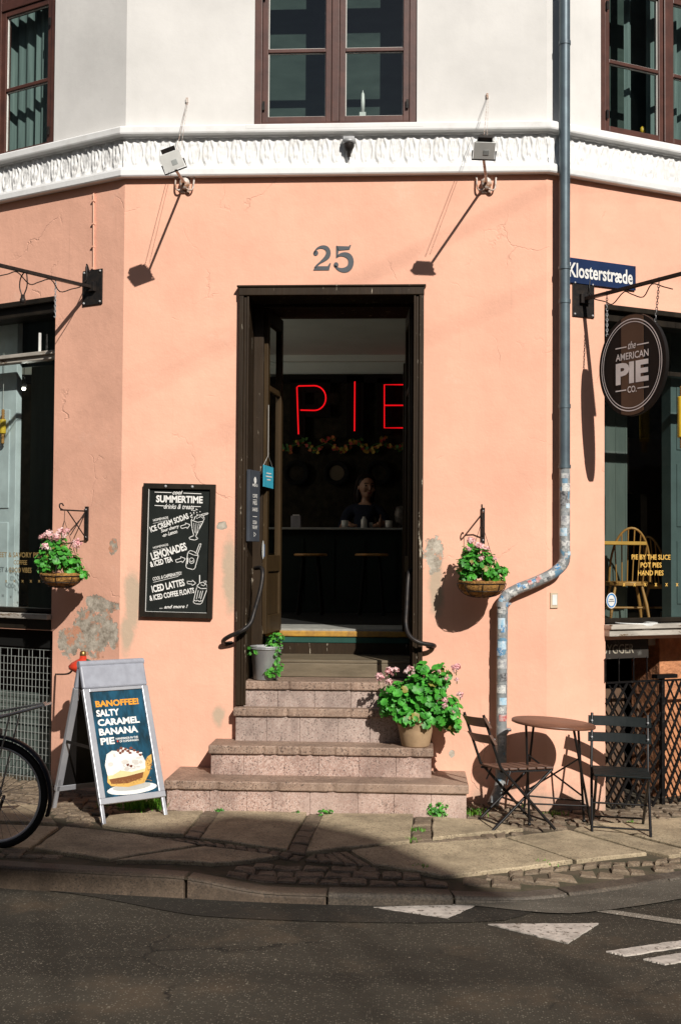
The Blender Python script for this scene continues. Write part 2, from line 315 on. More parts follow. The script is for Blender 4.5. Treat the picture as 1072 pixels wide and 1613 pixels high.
m_lattice = M('dull black lattice', (0.010, 0.009, 0.009), 0.36, (0.05, 0.045, 0.04), 40, lo=.28, hi=.42, metal=.2)
m_tin = M('painted tin sign', (0.022, 0.017, 0.013), 0.6, (0.10, 0.095, 0.085), 14, lo=.30, hi=.42)
m_signbr = M('dark brown sign face', (0.10, 0.052, 0.027), 0.5)
m_signbk = M('black sign face', (0.012, 0.010, 0.009), 0.5)
m_oppw = M('opposite plaster', (0.30, 0.27, 0.22), 0.9)
m_oppg = M('opposite window glass', (0.02, 0.025, 0.03), 0.1)
m_tile = M('dark roof tile', (0.10, 0.06, 0.045), 0.8)
m_bell = M('ivory plate', (0.56, 0.44, 0.31), 0.5)

# ------------------------------------------------------------------ mesh builder
SPACE = {}
class MB:
    def __init__(s): s.v = []; s.f = []; s.mi = []; s.m = 0; s.M = Matrix.Identity(4); s.sm = []
    def add(s, vs, fs, smooth=False):
        o = len(s.v); s.v += [s.M @ Vector(p) for p in vs]
        for f in fs: s.f.append([o + i for i in f]); s.mi.append(s.m); s.sm.append(smooth)
        return s
    def box(s, x0, x1, y0, y1, z0, z1):
        s.add([(x, y, z) for z in (z0, z1) for y in (y0, y1) for x in (x0, x1)],
              [(0, 2, 3, 1), (4, 5, 7, 6), (0, 1, 5, 4), (2, 6, 7, 3), (0, 4, 6, 2), (1, 3, 7, 5)]); return s
    def quad(s, a, b, c, d): return s.add([a, b, c, d], [(0, 1, 2, 3)])
    def prism(s, pts, z0, z1):
        n = len(pts); a = sum(pts[i][0]*pts[(i+1) % n][1] - pts[(i+1) % n][0]*pts[i][1] for i in range(n))
        if a < 0: pts = pts[::-1]
        s.add([(p[0], p[1], z0) for p in pts] + [(p[0], p[1], z1) for p in pts],
              [tuple(range(n))[::-1], tuple(range(n, 2*n))] + [(i, (i+1) % n, n + (i+1) % n, n + i) for i in range(n)]); return s
    def bar(s, a, b, w, h, up=(0, 0, 1)):
        a = Vector(a); b = Vector(b); d = (b - a).normalized(); up = Vector(up)
        if abs(d.dot(up)) > 0.99: up = Vector((1, 0, 0))
        x = d.cross(up).normalized()*w/2; y = x.cross(d).normalized()*h/2
        s.add([p + i*x + j*y for p in (a, b) for (i, j) in ((-1, -1), (1, -1), (1, 1), (-1, 1))],
              [(0, 1, 2, 3), (7, 6, 5, 4)] + [(i, 4 + i, 4 + (i+1) % 4, (i+1) % 4) for i in range(4)]); return s
    def tube(s, pts, r, n=8, closed=False):
        P = [Vector(p) for p in pts]; k = len(P); rs = r if isinstance(r, (list, tuple)) else [r]*k
        rings = []; pu = None
        for i in range(k):
            a = P[(i-1) % k] if (closed or i > 0) else P[i]; b = P[(i+1) % k] if (closed or i < k-1) else P[i]
            d = (b - a).normalized()
            u = (pu - d*pu.dot(d)) if pu is not None else d.cross(Vector((0, 0, 1)) if abs(d.z) < 0.9 else Vector((1, 0, 0)))
            u.normalize(); pu = u; w = d.cross(u)
            rings.append([P[i] + (u*math.cos(2*math.pi*j/n) + w*math.sin(2*math.pi*j/n))*rs[i] for j in range(n)])
        fs = []
        for i in range(k if closed else k-1):
            for j in range(n):
                a, b = i*n, ((i+1) % k)*n; fs.append((a + j, a + (j+1) % n, b + (j+1) % n, b + j))
        s.add([p for q in rings for p in q], fs, True)
        if not closed:
            s.add(rings[0], [tuple(range(n))[::-1]]); s.add(rings[-1], [tuple(range(n))])
        return s
    def lathe(s, prof, n=28):
        vs = [(r*math.cos(2*math.pi*j/n), r*math.sin(2*math.pi*j/n), z) for r, z in prof for j in range(n)]
        fs = [(i*n + j, i*n + (j+1) % n, (i+1)*n + (j+1) % n, (i+1)*n + j) for i in range(len(prof)-1) for j in range(n)]
        s.add(vs, fs, True); return s
    def ball(s, c, r, n=10, sq=(1, 1, 1)):
        c = Vector(c); o = s.M; s.M = o @ Matrix.Translation(c) @ Matrix.Diagonal((*sq, 1))
        s.lathe([(max(r*math.sin(math.pi*i/n), 1e-5), -r*math.cos(math.pi*i/n)) for i in range(n+1)], n*2); s.M = o; return s
    def arc(s, c, r, a0, a1, w, z0, z1, n=40, ry=None):
        """flat ring segment in local xy"""
        ry = ry or r
        for i in range(n):
            t0 = a0 + (a1-a0)*i/n; t1 = a0 + (a1-a0)*(i+1)/n
            q = [(c[0] + (r+k)*math.cos(t), c[1] + (ry+k)*math.sin(t)) for t, k in ((t0, -w/2), (t0, w/2), (t1, w/2), (t1, -w/2))]
            s.add([(x, y, z1) for x, y in q], [(0, 1, 2, 3)])
        return s
    def stroke(s, pts, w, z, closed=False):
        """chalk line lying on local xy at height z, as a shallow ridge"""
        P = [Vector((p[0], p[1], z)) for p in pts]
        if closed: P.append(P[0])
        for a, b in zip(P, P[1:]):
            d = (b-a); L = d.length
            if L < 1e-6: continue
            d /= L; x = Vector((-d.y, d.x, 0))*w/2; e = d*w*0.3
            s.add([a - e - x, b + e - x, b + e + x, a - e + x], [(0, 1, 2, 3)])
        return s
    def build(s, name, mats, parent=None, bevel=0.0, kind=None):
        me = bpy.data.meshes.new(name); sp = SPACE.get(parent) if parent else None
        vs = [sp @ v for v in s.v] if sp is not None else s.v
        me.from_pydata([tuple(v) for v in vs], [], s.f)
        for m in (mats if isinstance(mats, (list, tuple)) else [mats]): me.materials.append(m)
        me.polygons.foreach_set('material_index', s.mi); me.polygons.foreach_set('use_smooth', s.sm)
        me.update(); o = bpy.data.objects.new(name, me); COL.objects.link(o)
        if parent: o.parent = parent; SPACE[o] = SPACE[parent]
        else: SPACE[o] = Matrix.Identity(4)
        if bevel:
            b = o.modifiers.new('bevel', 'BEVEL'); b.width = bevel; b.segments = 2; b.limit_method = 'ANGLE'
        if kind: o['kind'] = kind
        return o
def thing(name, label, cat, loc=(0, 0, 0), group=None, rz=0.0):
    o = bpy.data.objects.new(name, None); COL.objects.link(o); o.empty_display_size = 0.1
    o.location = loc; o.rotation_euler = (0, 0, rz)
    SPACE[o] = (Matrix.Translation(Vector(loc)) @ Matrix.Rotation(rz, 4, 'Z')).inverted()
    tag(o, label, cat, group); return o
def tag(o, label=None, cat=None, group=None):
    if label: o['label'] = label
    if cat: o['category'] = cat
    if group: o['group'] = group
    return o
def copy_tree(o, parent=None):
    c = o.copy(); COL.objects.link(c); c.parent = parent
    for ch in list(o.children): copy_tree(ch, c)
    return c

_txtcache = {}
def txtmesh(st, bold, shear):
    k = (st, bold, shear)
    if k not in _txtcache:
        cu = bpy.data.curves.new('letters', 'FONT'); cu.body = st; cu.size = 1.0; cu.offset = bold; cu.shear = shear; cu.resolution_u = 3; cu.fill_mode = 'FRONT'
        ob = bpy.data.objects.new('letters', cu); COL.objects.link(ob)
        dg = bpy.context.evaluated_depsgraph_get(); me = bpy.data.meshes.new_from_object(ob.evaluated_get(dg))
        vs = [v.co.copy() for v in me.vertices]; fs = [tuple(p.vertices) for p in me.polygons]
        bpy.data.objects.remove(ob); bpy.data.curves.remove(cu); bpy.data.meshes.remove(me)
        _txtcache[k] = (vs, fs)
    return _txtcache[k]
def txt(mb, st, cx, cy, w, h, z, rot=0.0, bold=0.0, shear=0.0, skew=0.0):
    """lettering centred on local (cx, cy), total width w and height h"""
    vs, fs = txtmesh(st, bold, shear)
    x0 = min(v.x for v in vs); x1 = max(v.x for v in vs); y0 = min(v.y for v in vs); y1 = max(v.y for v in vs)
    c, s_ = math.cos(rot), math.sin(rot); out = []
    for v in vs:
        x = ((v.x-x0)/(x1-x0) - .5)*w; y = ((v.y-y0)/(y1-y0) - .5)*h + skew*x
        out.append((cx + x*c - y*s_, cy + x*s_ + y*c, z))
    mb.add(out, fs)

def bez(p0, p1, p2, p3, n=10):
    return [tuple((1-t)**3*a + 3*(1-t)**2*t*b + 3*(1-t)*t*t*c + t**3*d for a, b, c, d in zip(p0, p1, p2, p3)) for t in [i/n for i in range(n+1)]]
def smooth(pts, n=6):
    P = [Vector(p) for p in pts]; out = []
    for i in range(len(P)-1):
        a = P[max(i-1, 0)]; b = P[i]; c = P[i+1]; d = P[min(i+2, len(P)-1)]
        for k in range(n):
            t = k/n; out.append(0.5*((2*b) + (c-a)*t + (2*a-5*b+4*c-d)*t*t + (3*b-a-3*c+d)*t**3))
    out.append(P[-1]); return out

# ================================================================== GROUND, ROAD, PAVEMENT
RZ = -0.10
def kerb_pts():
    raw = [(-6.5, 0.6), (-4.6, -0.55), (-3.0, -1.35), (-2.1, -1.70), (-1.48, -1.86), (-0.42, -2.0), (0.21, -2.04), (0.8, -1.99), (1.35, -1.78), (1.9, -1.44), (2.6, -1.0), (4.2, -0.05), (6.5, 1.3)]
    return [(p.x, p.y) for p in smooth([(a, b, 0) for a, b in raw], 8)]
KP = kerb_pts()
def wall_y(x):
    if x < XL: return (XL - x)*math.tan(TL)
    if x > XR: return (x - XR)*math.tan(TR)
    return 0.0
g = MB(); g.quad((-300, -300, -0.5), (300, -300, -0.5), (300, 300, -0.5), (-300, 300, -0.5)); g.build('ground', m_dirt, kind='structure')
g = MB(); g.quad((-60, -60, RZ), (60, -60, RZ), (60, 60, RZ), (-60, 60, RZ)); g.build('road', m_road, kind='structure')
def ribbon(o0, o1, z, x0, x1):
    """a strip following the kerb between two outward offsets"""
    mb = MB(); pts = [p for p in KP if x0 <= p[0] <= x1]; vs = []
    for i, p in enumerate(pts):
        a = pts[max(i-1, 0)]; b = pts[min(i+1, len(pts)-1)]; d = Vector((b[0]-a[0], b[1]-a[1])).normalized(); n = Vector((d.y, -d.x))
        tw = ease(min(i, len(pts)-1-i)/7.0 + 0.03)
        vs += [(p[0] + n.x*o0, p[1] + n.y*o0, z), (p[0] + n.x*(o0 + (o1-o0)*tw), p[1] + n.y*(o0 + (o1-o0)*tw), z)]
    mb.add(vs, [(2*i, 2*i+1, 2*i+3, 2*i+2) for i in range(len(pts)-1)]); return mb
ribbon(0.0, 0.27, RZ + 0.004, -1.3, 1.35).build('asphalt_apron', m_apron, kind='structure')
ribbon(0.0, 0.26, RZ + 0.008, 0.72, 5.5).build('gutter', m_gutter, kind='structure')
mb = MB()
rs = random.Random(17)
for poly in (((588, 1427), (757, 1421), (704, 1444)), ((768, 1453), (942, 1452), (893, 1483)), ((955, 1496), (1090, 1476), (1140, 1478), (985, 1503)), ((1013, 1508), (1110, 1493), (1150, 1500), (1045, 1516))):
    P = [atZ(x, y, RZ + 0.012) for x, y in poly]; mb = MB(); mb.prism([(p.x + rs.uniform(-.004, .004), p.y + rs.uniform(-.004, .004)) for k in range(len(P)) for p in [P[k].lerp(P[(k+1) % len(P)], i/14) for i in range(14)]], RZ + 0.001, RZ + 0.0068); mb.build('road_marking', m_paint, kind='structure')
mb = MB(); P = [atZ(x, y, RZ + 0.004) for x, y in ((820, 1416), (900, 1424), (1072, 1449), (1180, 1466), (1180, 1472), (1072, 1456), (900, 1430))]
mb.add([tuple(p) for p in P], [tuple(range(len(P)))[::-1]]); mb.build('grit_line', m_gravel, kind='structure')
# pavement bed
mb = MB(); NX, NY = 140, 10
for i in range(NX+1):
    x = -6.4 + 12.8*i/NX
    k0 = next(((a, b) for a, b in zip(KP, KP[1:]) if a[0] <= x <= b[0]), (KP[-2], KP[-1])); (xa, ya), (xb, yb) = k0
    yk = ya + (yb-ya)*(x-xa)/(xb-xa); yw = wall_y(x) + 0.25
    for j in range(NY+1):
        y = yk + (yw-yk)*j/NY; mb.v.append(Vector((x, y, gz(x, y) - 0.004)))
for i in range(NX):
    for j in range(NY): a = i*(NY+1) + j; mb.f.append([a, a+NY+1, a+NY+2, a+1]); mb.mi.append(0); mb.sm.append(True)
mb.build('pavement_bed', m_dirt, kind='structure')
SLABS = [[(172, 1287), (319, 1280), (289, 1318), (240, 1316), (160, 1303)],
 [(348, 1281), (484, 1283), (450, 1343), (315, 1324)], [(510, 1285), (651, 1286), (645, 1329), (532, 1340), (482, 1347)],
 [(681, 1290), (770, 1296), (822, 1309), (681, 1323)], [(552, 1343), (690, 1331), (794, 1324), (902, 1359), (800, 1374), (695, 1384), (590, 1366)],
 [(799, 1322), (893, 1311), (1016, 1347), (908, 1359)], [(902, 1310), (932, 1302), (1072, 1341), (1072, 1350), (1052, 1352)],
 [(942, 1301), (1040, 1293), (1120, 1309), (1120, 1346), (1075, 1338)], [(1048, 1293), (1150, 1285), (1260, 1310), (1130, 1330)],
 [(100, 1306), (214, 1318), (310, 1335), (172, 1357), (55, 1340)], [(322, 1337), (440, 1352), (332, 1364), (183, 1359)], [(-150, 1296), (92, 1306), (48, 1339), (-150, 1343)],
 [(-400, 1290), (-160, 1296), (-160, 1343), (-400, 1340)], [(-170, 1262), (60, 1272), (90, 1300), (-170, 1290)]]
SP2 = []
mb = MB(); mb.m = 0
rs = random.Random(3)
def stone(P, top, mb, ins=0.006, tilt=0.004):
    n = len(P); c = Vector((sum(p[0] for p in P)/n, sum(p[1] for p in P)/n)); zz = [top + rs.uniform(-tilt, tilt) for _ in P]
    lo = [(p[0], p[1], gz(p[0], p[1]) - 0.02) for p in P]; md = [(p[0], p[1], gz(p[0], p[1]) + z - ins*.7) for p, z in zip(P, zz)]
    hi = []
    for p, z in zip(P, zz):
        d = Vector((p[0], p[1])) - c; L = max(d.length, 1e-4); q = c + d*((L - ins)/L); hi.append((q.x, q.y, gz(q.x, q.y) + z))
    a = sum(P[i][0]*P[(i+1) % n][1] - P[(i+1) % n][0]*P[i][1] for i in range(n))
    fs = [tuple(range(2*n, 3*n))] + [(i, (i+1) % n, n+(i+1) % n, n+i) for i in range(n)] + [(n+i, n+(i+1) % n, 2*n+(i+1) % n, 2*n+i) for i in range(n)]
    if a < 0: fs = [f[::-1] for f in fs]
    mb.add(lo + md + hi, fs)
def subdiv(P, k=5):
    out = []
    for a, b in zip(P, P[1:] + P[:1]):
        for i in range(k):
            t = i/k; q = Vector(a).lerp(Vector(b), t); out.append((q.x + rs.uniform(-.005, .005), q.y + rs.uniform(-.005, .005)))
    return out
for sl_ in SLABS:
    P = [tuple(G(x, y).xy) for x, y in sl_]; SP2.append(P); stone(subdiv(P), 0.016, mb, 0.007, 0.0015)
mb.m = 1
for Q, n in ((((322, 1280), (347, 1281), (313, 1323), (290, 1319)), 5), (((486, 1283), (508, 1284), (480, 1348), (452, 1344)), 6), (((653, 1288), (679, 1289), (679, 1323), (647, 1329)), 5),
             (((232, 1318), (316, 1328), (330, 1334), (222, 1320)), 6), (((318, 1328), (480, 1350), (470, 1357), (325, 1334)), 9), (((485, 1351), (545, 1342), (585, 1366), (480, 1358)), 5), (((648, 1331), (796, 1313), (797, 1321), (690, 1330)), 7), (((800, 1375), (1072, 1352), (1072, 1357), (800, 1381)), 12)):
    P = [G(*p).xy for p in Q]
    for i in range(n):
        lw, hg = ((0, 3), (1, 2)) if n in (5, 6) and Q[0][0] in (322, 486, 653) else ((0, 1), (3, 2))
        A0, A1, B0, B1 = P[lw[0]], P[lw[1]], P[hg[0]], P[hg[1]]
        a, b = i/n + .006, (i+1)/n - .006
        c4 = [A0.lerp(A1, a), A0.lerp(A1, b), B0.lerp(B1, b), B0.lerp(B1, a)]
        stone(subdiv([tuple(p) for p in c4], 3), rs.uniform(.004, .014), mb, 0.009, .003)
    SP2.append([tuple(p) for p in P])
def inside(p, P):
    r = False
    for (xa, ya), (xb, yb) in zip(P, P[1:] + P[:1]):
        if (ya > p[1]) != (yb > p[1]) and p[0] < (xb-xa)*(p[1]-ya)/(yb-ya) + xa: r = not r
    return r
def ykerb(x):
    for a, b in zip(KP, KP[1:]):
        if a[0] <= x <= b[0]: return a[1] + (b[1]-a[1])*(x-a[0])/(b[0]-a[0])
    return 9
row = 0; y = -2.1
while y < 1.8:                                               # small setts wherever no big slab lies
    x = -4.6 + (row % 2)*0.06; hh = rs.uniform(0.075, 0.095)
    while x < 4.6:
        w = rs.uniform(0.085, 0.15)
        P = [(x + .006, y + .006), (x + w - .006, y + .006), (x + w - .006, y + hh - .006), (x + .006, y + hh - .006)]
        cs = P + [(x + w/2, y + hh/2), (x+w/2, y), (x+w/2, y+hh), (x, y+hh/2), (x+w, y+hh/2)]
        yk = ykerb(x + w/2)
        if yk + 0.16 < y and y + hh < wall_y(x + w/2) + 0.1 and not any(inside(c, Q) for c in cs for Q in SP2):
            P = [(p[0] + rs.uniform(-.007, .007), p[1] + rs.uniform(-.007, .007)) for p in P]
            stone(subdiv(P, 2), rs.uniform(0.004, 0.016), mb, 0.011, 0.004)
        x += w
    y += hh; row += 1
mb.build('pavement', [m_pave, m_cobble], kind='structure')
# kerb stones
mb = MB(); acc = 0.0; seg = [KP[0]]
def kstone(P):
    kj = rs.uniform(-.004, .004)
    ins = []; out = []
    for i, p in enumerate(P):
        a = P[max(i-1, 0)]; b = P[min(i+1, len(P)-1)]; d = Vector((b[0]-a[0], b[1]-a[1])).normalized(); n = Vector((-d.y, d.x))
        out.append(Vector(p)); ins.append(Vector(p) + n*0.115)
    k = len(P); vs = []
    for p, q in zip(out, ins):
        zt = gz(p.x, p.y) + 0.010 + kj
        vs += [(p.x, p.y, RZ - .05), (p.x, p.y, zt - 0.018), (p.x + (q.x-p.x)*.12, p.y + (q.y-p.y)*.12, zt), (q.x, q.y, zt), (q.x, q.y, RZ - .05)]
    fs = [(i*5 + j, i*5 + 5 + j, i*5 + 6 + j, i*5 + 1 + j) for i in range(k-1) for j in range(4)]
    fs += [(0, 1, 2, 3, 4), tuple((k-1)*5 + j for j in (4, 3, 2, 1, 0))]
    mb.m = rs.choice((0, 0, 1, 1, 2)); mb.add(vs, fs)
run = []; L = 0
for a, b in zip(KP, KP[1:]):
    n = max(1, int(math.dist(a, b)/0.1))
    for i in range(n):
        p = (a[0] + (b[0]-a[0])*i/n, a[1] + (b[1]-a[1])*i/n)
        run.append(p)
        if len(run) > 8:
            q = run[-1]; pr = run[-2]; f = 0.88; run[-1] = (pr[0] + (q[0]-pr[0])*f, pr[1] + (q[1]-pr[1])*f); kstone(run); run = [q]
mb.build('kerb', [m_kerb, granite('paler kerb stone', (0.085, 0.07, 0.053), (0.14, 0.115, 0.09), (0.05, 0.04, 0.03), .7), granite('brown kerb stone', (0.075, 0.052, 0.034), (0.12, 0.085, 0.058), (0.04, 0.03, 0.023), .7)], kind='structure', bevel=.006)

# ================================================================== THE CORNER BUILDING
BLD = thing('corner_building', 'salmon pink corner building with white ornamental frieze and dark door numbered 25', 'building', (0, 0, 0))
ZF0, ZF1 = 3.944, 4.27                                    # frieze
def wallgrid(mb, Mx, x0, x1, y0, y1, holes, depth):
    mb.M = Mx; xs = sorted({x0, x1, *[h[i] for h in holes for i in (0, 1)]}); ys = sorted({y0, y1, *[h[i] for h in holes for i in (2, 3)]})
    xs = [x for x in xs if x0 <= x <= x1]; ys = [y for y in ys if y0 <= y <= y1]
    for a, b in zip(xs, xs[1:]):
        for c, d in zip(ys, ys[1:]):
            if any(h[0] <= (a+b)/2 <= h[1] and h[2] <= (c+d)/2 <= h[3] for h in holes): continue
            mb.quad((a, c, 0), (b, c, 0), (b, d, 0), (a, d, 0))
            mb.quad((a, d, -depth), (b, d, -depth), (b, c, -depth), (a, c, -depth))
    for h in holes:
        a, b, c, d = max(h[0], x0), min(h[1], x1), max(h[2], y0), min(h[3], y1)
        if d < y1: mb.quad((a, d, 0), (b, d, 0), (b, d, -depth), (a, d, -depth))
        if c > y0: mb.quad((a, c, -depth), (b, c, -depth), (b, c, 0), (a, c, 0))
        mb.quad((a, c, 0), (a, d, 0), (a, d, -depth), (a, c, -depth)); mb.quad((b, c, -depth), (b, d, -depth), (b, d, 0), (b, c, 0))
    mb.M = Matrix.Identity(4)
WL = 3.3
DOOR = (-0.560, 0.560, 0.0, 3.205)
LS = (-2.0, -0.60, 1.13, 3.245); LB = (-2.0, -0.585, -0.3, 1.02)        # left shop window, basement opening
RS = (0.452, 1.95, 1.10, 3.16); RB = (0.458, 1.95, -0.35, 1.00)
mb = MB()
wallgrid(mb, FF, XL, XR, -0.35, ZF0 + .02, [(DOOR[0], DOOR[1], 0.55, DOOR[3])], 0.3)
wallgrid(mb, FL, -WL, 0, -0.35, ZF0 + .02, [LS, LB], 0.3)
wallgrid(mb, FR, 0, WL, -0.35, ZF0 + .02, [RS, RB], 0.3)
mb.build('wall', m_orange, BLD)
UF = (-0.505, 0.535, 4.262, 6.1); UL = (-1.75, -0.640, 4.235, 6.1); UR = (0.425, 1.55, 4.262, 6.1)
mb = MB(); ZT = 6.7
wallgrid(mb, FF, XL, XR, ZF0 + .02, ZT, [UF], 0.3); wallgrid(mb, FL, -WL, 0, ZF0 + .02, ZT, [UL], 0.3); wallgrid(mb, FR, 0, WL, ZF0 + .02, ZT, [UR], 0.3)
mb.build('upper_wall', m_white, BLD)
pl = [Vector((XL - WL*math.cos(TL), WL*math.sin(TL), 0)), Vector((XL, 0, 0)), Vector((XR, 0, 0)), Vector((XR + WL*math.cos(TR), WL*math.sin(TR), 0))]
YB = 4.05
mb = MB()                                                  # closing side and rear walls
for (xa, ya), (xb, yb) in (((pl[0].x, pl[0].y), (pl[0].x, YB + .3)), ((pl[0].x, YB + .3), (pl[3].x, YB + .3)), ((pl[3].x, YB + .3), (pl[3].x, pl[3].y))):
    mb.quad((xb, yb, -.35), (xa, ya, -.35), (xa, ya, ZT), (xb, yb, ZT))
mb.build('rear_wall', m_white, BLD)
mb = MB(); mb.prism([(p.x, p.y) for p in pl] + [(pl[3].x, YB + .3), (pl[0].x, YB + .3)], ZT, ZT + .12); mb.build('roof', m_tile, BLD)

def sweep(mb, prof):
    nrm = []
    dirs = [(pl[i+1]-pl[i]).normalized() for i in range(3)]; ns = [Vector((d.y, -d.x, 0)) for d in dirs]
    mit = [ns[0]]
    for i in range(2): s_ = (ns[i] + ns[i+1]); mit.append(s_/(s_.dot(ns[i])))
    mit.append(ns[2]); k = len(prof); vs = []
    for p, m_ in zip(pl, mit): vs += [tuple(p + m_*n + Vector((0, 0, z))) for n, z in prof]
    mb.add(vs, [(i*k + j, (i+1)*k + j, (i+1)*k + j + 1, i*k + j + 1) for i in range(3) for j in range(k-1)])
mb = MB(); sweep(mb, [(-0.01, 3.944), (0.052, 3.944), (0.058, 3.952), (0.058, 3.985), (0.052, 3.999), (0.040, 4.006), (0.0, 4.008)])
mb.build('frieze_moulding', m_frieze, BLD)
mb = MB(); sweep(mb, [(0.0, 4.196), (0.030, 4.198), (0.036, 4.208), (0.070, 4.213), (0.074, 4.222), (0.074, 4.256), (0.06, 4.268), (-0.01, 4.284)])
mb.build('cornice', m_frieze, BLD)
def relief(s, t):
    """height of the worn palmette ornament, s along (metres), t 0..1 up"""
    P = 0.092; k = math.floor(s/P); u = (s/P - k - .5)*2; alt = k % 2
    def ring(cx, cy, rx, ry, w): d = math.hypot((u-cx)/rx, (t-cy)/ry) - 1; return math.exp(-(d*min(rx, ry)/w)**2)
    h = 0.85*ring(0, .52, .80, .44, .10) + 0.15*math.exp(-((abs(u)-.98)/.10)**2)*(t > .1)
    if alt: h += 0.9*math.exp(-(u/.13)**2)*(.12 < t < .88) + .7*ring(.38, .60, .2, .2, .12) + .7*ring(-.38, .60, .2, .2, .12) + .6*ring(0, .25, .34, .14, .1)
    else:
        for a in (-.5, -.25, 0, .25, .5): h += .62*math.exp(-((u - a*(.3 + t))/.075)**2)*(.14 < t < .84)
        h += .55*math.exp(-(math.hypot(u/1.4, t-.16)/.13)**2)
    h += .9*math.exp(-((t-.03)/.06)**2) + .4*math.exp(-((t-.985)/.03)**2)
    h += .22*noise.noise(Vector((s*55, t*6, 0))) + .16*noise.noise(Vector((s*140, t*16, 3))) + .25*noise.noise(Vector((s*9, t*2, 7)))
    return 0.010 + 0.0125*max(-.3, min(h, 1.35))
mb = MB()
for Mx, a, b in ((FL, -1.35, 0.006), (FF, XL - 0.006, XR + .006), (FR, -.006, 1.35)):
    mb.M = Mx; n = int((b-a)/0.0044); m_ = 32; vs = []
    for i in range(n+1):
        s = a + (b-a)*i/n
        for j in range(m_+1):
            t = j/m_; vs.append((s, 4.004 + .196*t, relief(s + 7 + (3 if Mx is FR else 0), t)))
    mb.add(vs, [(i*(m_+1)+j, (i+1)*(m_+1)+j, (i+1)*(m_+1)+j+1, i*(m_+1)+j+1) for i in range(n) for j in range(m_)], True)
mb.M = Matrix.Identity(4)
mb.build('frieze', m_frieze, BLD)

# ------------------------------------------------------------------ upstairs windows
def upstairs(Mx, h, flip=False):
    x0, x1, y0, y1 = h; z0, z1 = -0.075, -0.012
    f = MB(); f.M = Mx; fw = 0.048
    f.box(x0, x0+fw, y0, y1, z0, z1); f.box(x1-fw, x1, y0, y1, z0, z1); f.box(x0+fw, x1-fw, y0, y0+.040, z0, z1 + .006); f.box(x0+fw, x1-fw, y1-.05, y1, z0, z1)
    xc = (x0+x1)/2; f.box(xc-.024, xc+.024, y0+.04, y1-.05, z0, z1 + .004); f.box(x0+fw, xc-.024, 5.30, 5.36, z0, z1 + .003); f.box(xc+.024, x1-fw, 5.30, 5.36, z0, z1+.003)
    w = f.build('window', m_brown, BLD, bevel=.004)
    for a, b in ((x0+fw+.002, xc-.026), (xc+.026, x1-fw-.002)):
        for c, d in ((y0+.042, 5.298), (5.362, y1-.052)):
            q = MB(); q.M = Mx; s = .037; zz0, zz1 = -.068, -.020
            q.box(a, a+s, c, d, zz0, zz1); q.box(b-s, b, c, d, zz0, zz1); q.box(a+s, b-s, c, c+s, zz0, zz1); q.box(a+s, b-s, d-s, d, zz0, zz1)
            m1 = c + .455*(1 if c < 5 else .55)
            q.box(a+s, b-s, m1, m1+.024, zz0, zz1 - .003)
            q.m = 1; e = .006
            for cc, dd in ((c+s, m1), (m1+.024, d-s)):
                for bx in ((a+s, a+s+e, cc, dd), (b-s-e, b-s, cc, dd), (a+s+e, b-s-e, cc, cc+e), (a+s+e, b-s-e, dd-e, dd)): q.box(*bx, zz1-.030, zz1-.014)
            q.build('sash', [m_brown, m_putty], w, bevel=.003)
            q = MB(); q.M = Mx
            for cc, dd in ((c+s, m1), (m1+.024, d-s)): q.quad((a+s, cc, -.042), (b-s, cc, -.042), (b-s, dd, -.042), (a+s, dd, -.042))
            q.build('pane', m_glass, w)
    for hx in (x0+fw+.012, x1-fw-.012):
        for hy in (y0+.12, 5.1): hs = MB(); hs.M = Mx; hs.box(hx-.008, hx+.008, hy, hy+.055, z1, z1+.010); hs.build('hinge', m_iron, w)
    return w
wF = upstairs(FF, UF); wL = upstairs(FL, UL); wR = upstairs(FR, UR)
mb = MB(); mb.M = FF; mb.box(-.55, .58, 4.232, 4.262, -.05, .075); mb.build('window_ledge', m_frieze, BLD, bevel=.004)
def curtain(Mx, x0, x1, y0, y1, z, w, amp=.02, per=.09):
    c = MB(); c.M = Mx; n = 40
    vs = []
    for i in range(n+1):
        x = x0 + (x1-x0)*i/n; d = z + amp*math.sin(x/per*2*math.pi) + amp*.4*math.sin(x/per*5)
        vs += [(x, y0, d), (x, y1, d)]
    c.add(vs, [(2*i, 2*i+2, 2*i+3, 2*i+1) for i in range(n)], True); return c.build('curtain', m_curt, w)
def blind(Mx, h, z, w):
    c = MB(); c.M = Mx; c.box(h[0] - .1, h[1] + .1, 4.28, 6.1, z - .004, z); c.build('blind', m_sheer, w)
curtain(FL, -1.72, -1.0, 4.3, 6.05, -.17, wL); curtain(FL, -.95, -.74, 4.3, 6.05, -.14, wL, .012, .07)
blind(FL, UL, -.36, wL); blind(FF, UF, -.36, wF); blind(FR, UR, -.36, wR)
curtain(FR, .78, .84, 4.3, 6.05, -.20, wR, .01, .05); curtain(FR, 1.02, 1.5, 4.3, 6.05, -.28, wR)
ul = MB()                                                   # upstairs room shell
ul.prism([(p.x*.93, p.y + .31) for p in pl] + [(pl[3].x*.93, YB), (pl[0].x*.93, YB)], 4.10, 4.2)
ul.quad((-4, YB - 1.2, 4.2), (4, YB - 1.2, 4.2), (4, YB - 1.2, 6.6), (-4, YB - 1.2, 6.6))
ul.build('upper_floor', M('dark green room', (0.035, 0.055, 0.048), .9), BLD)

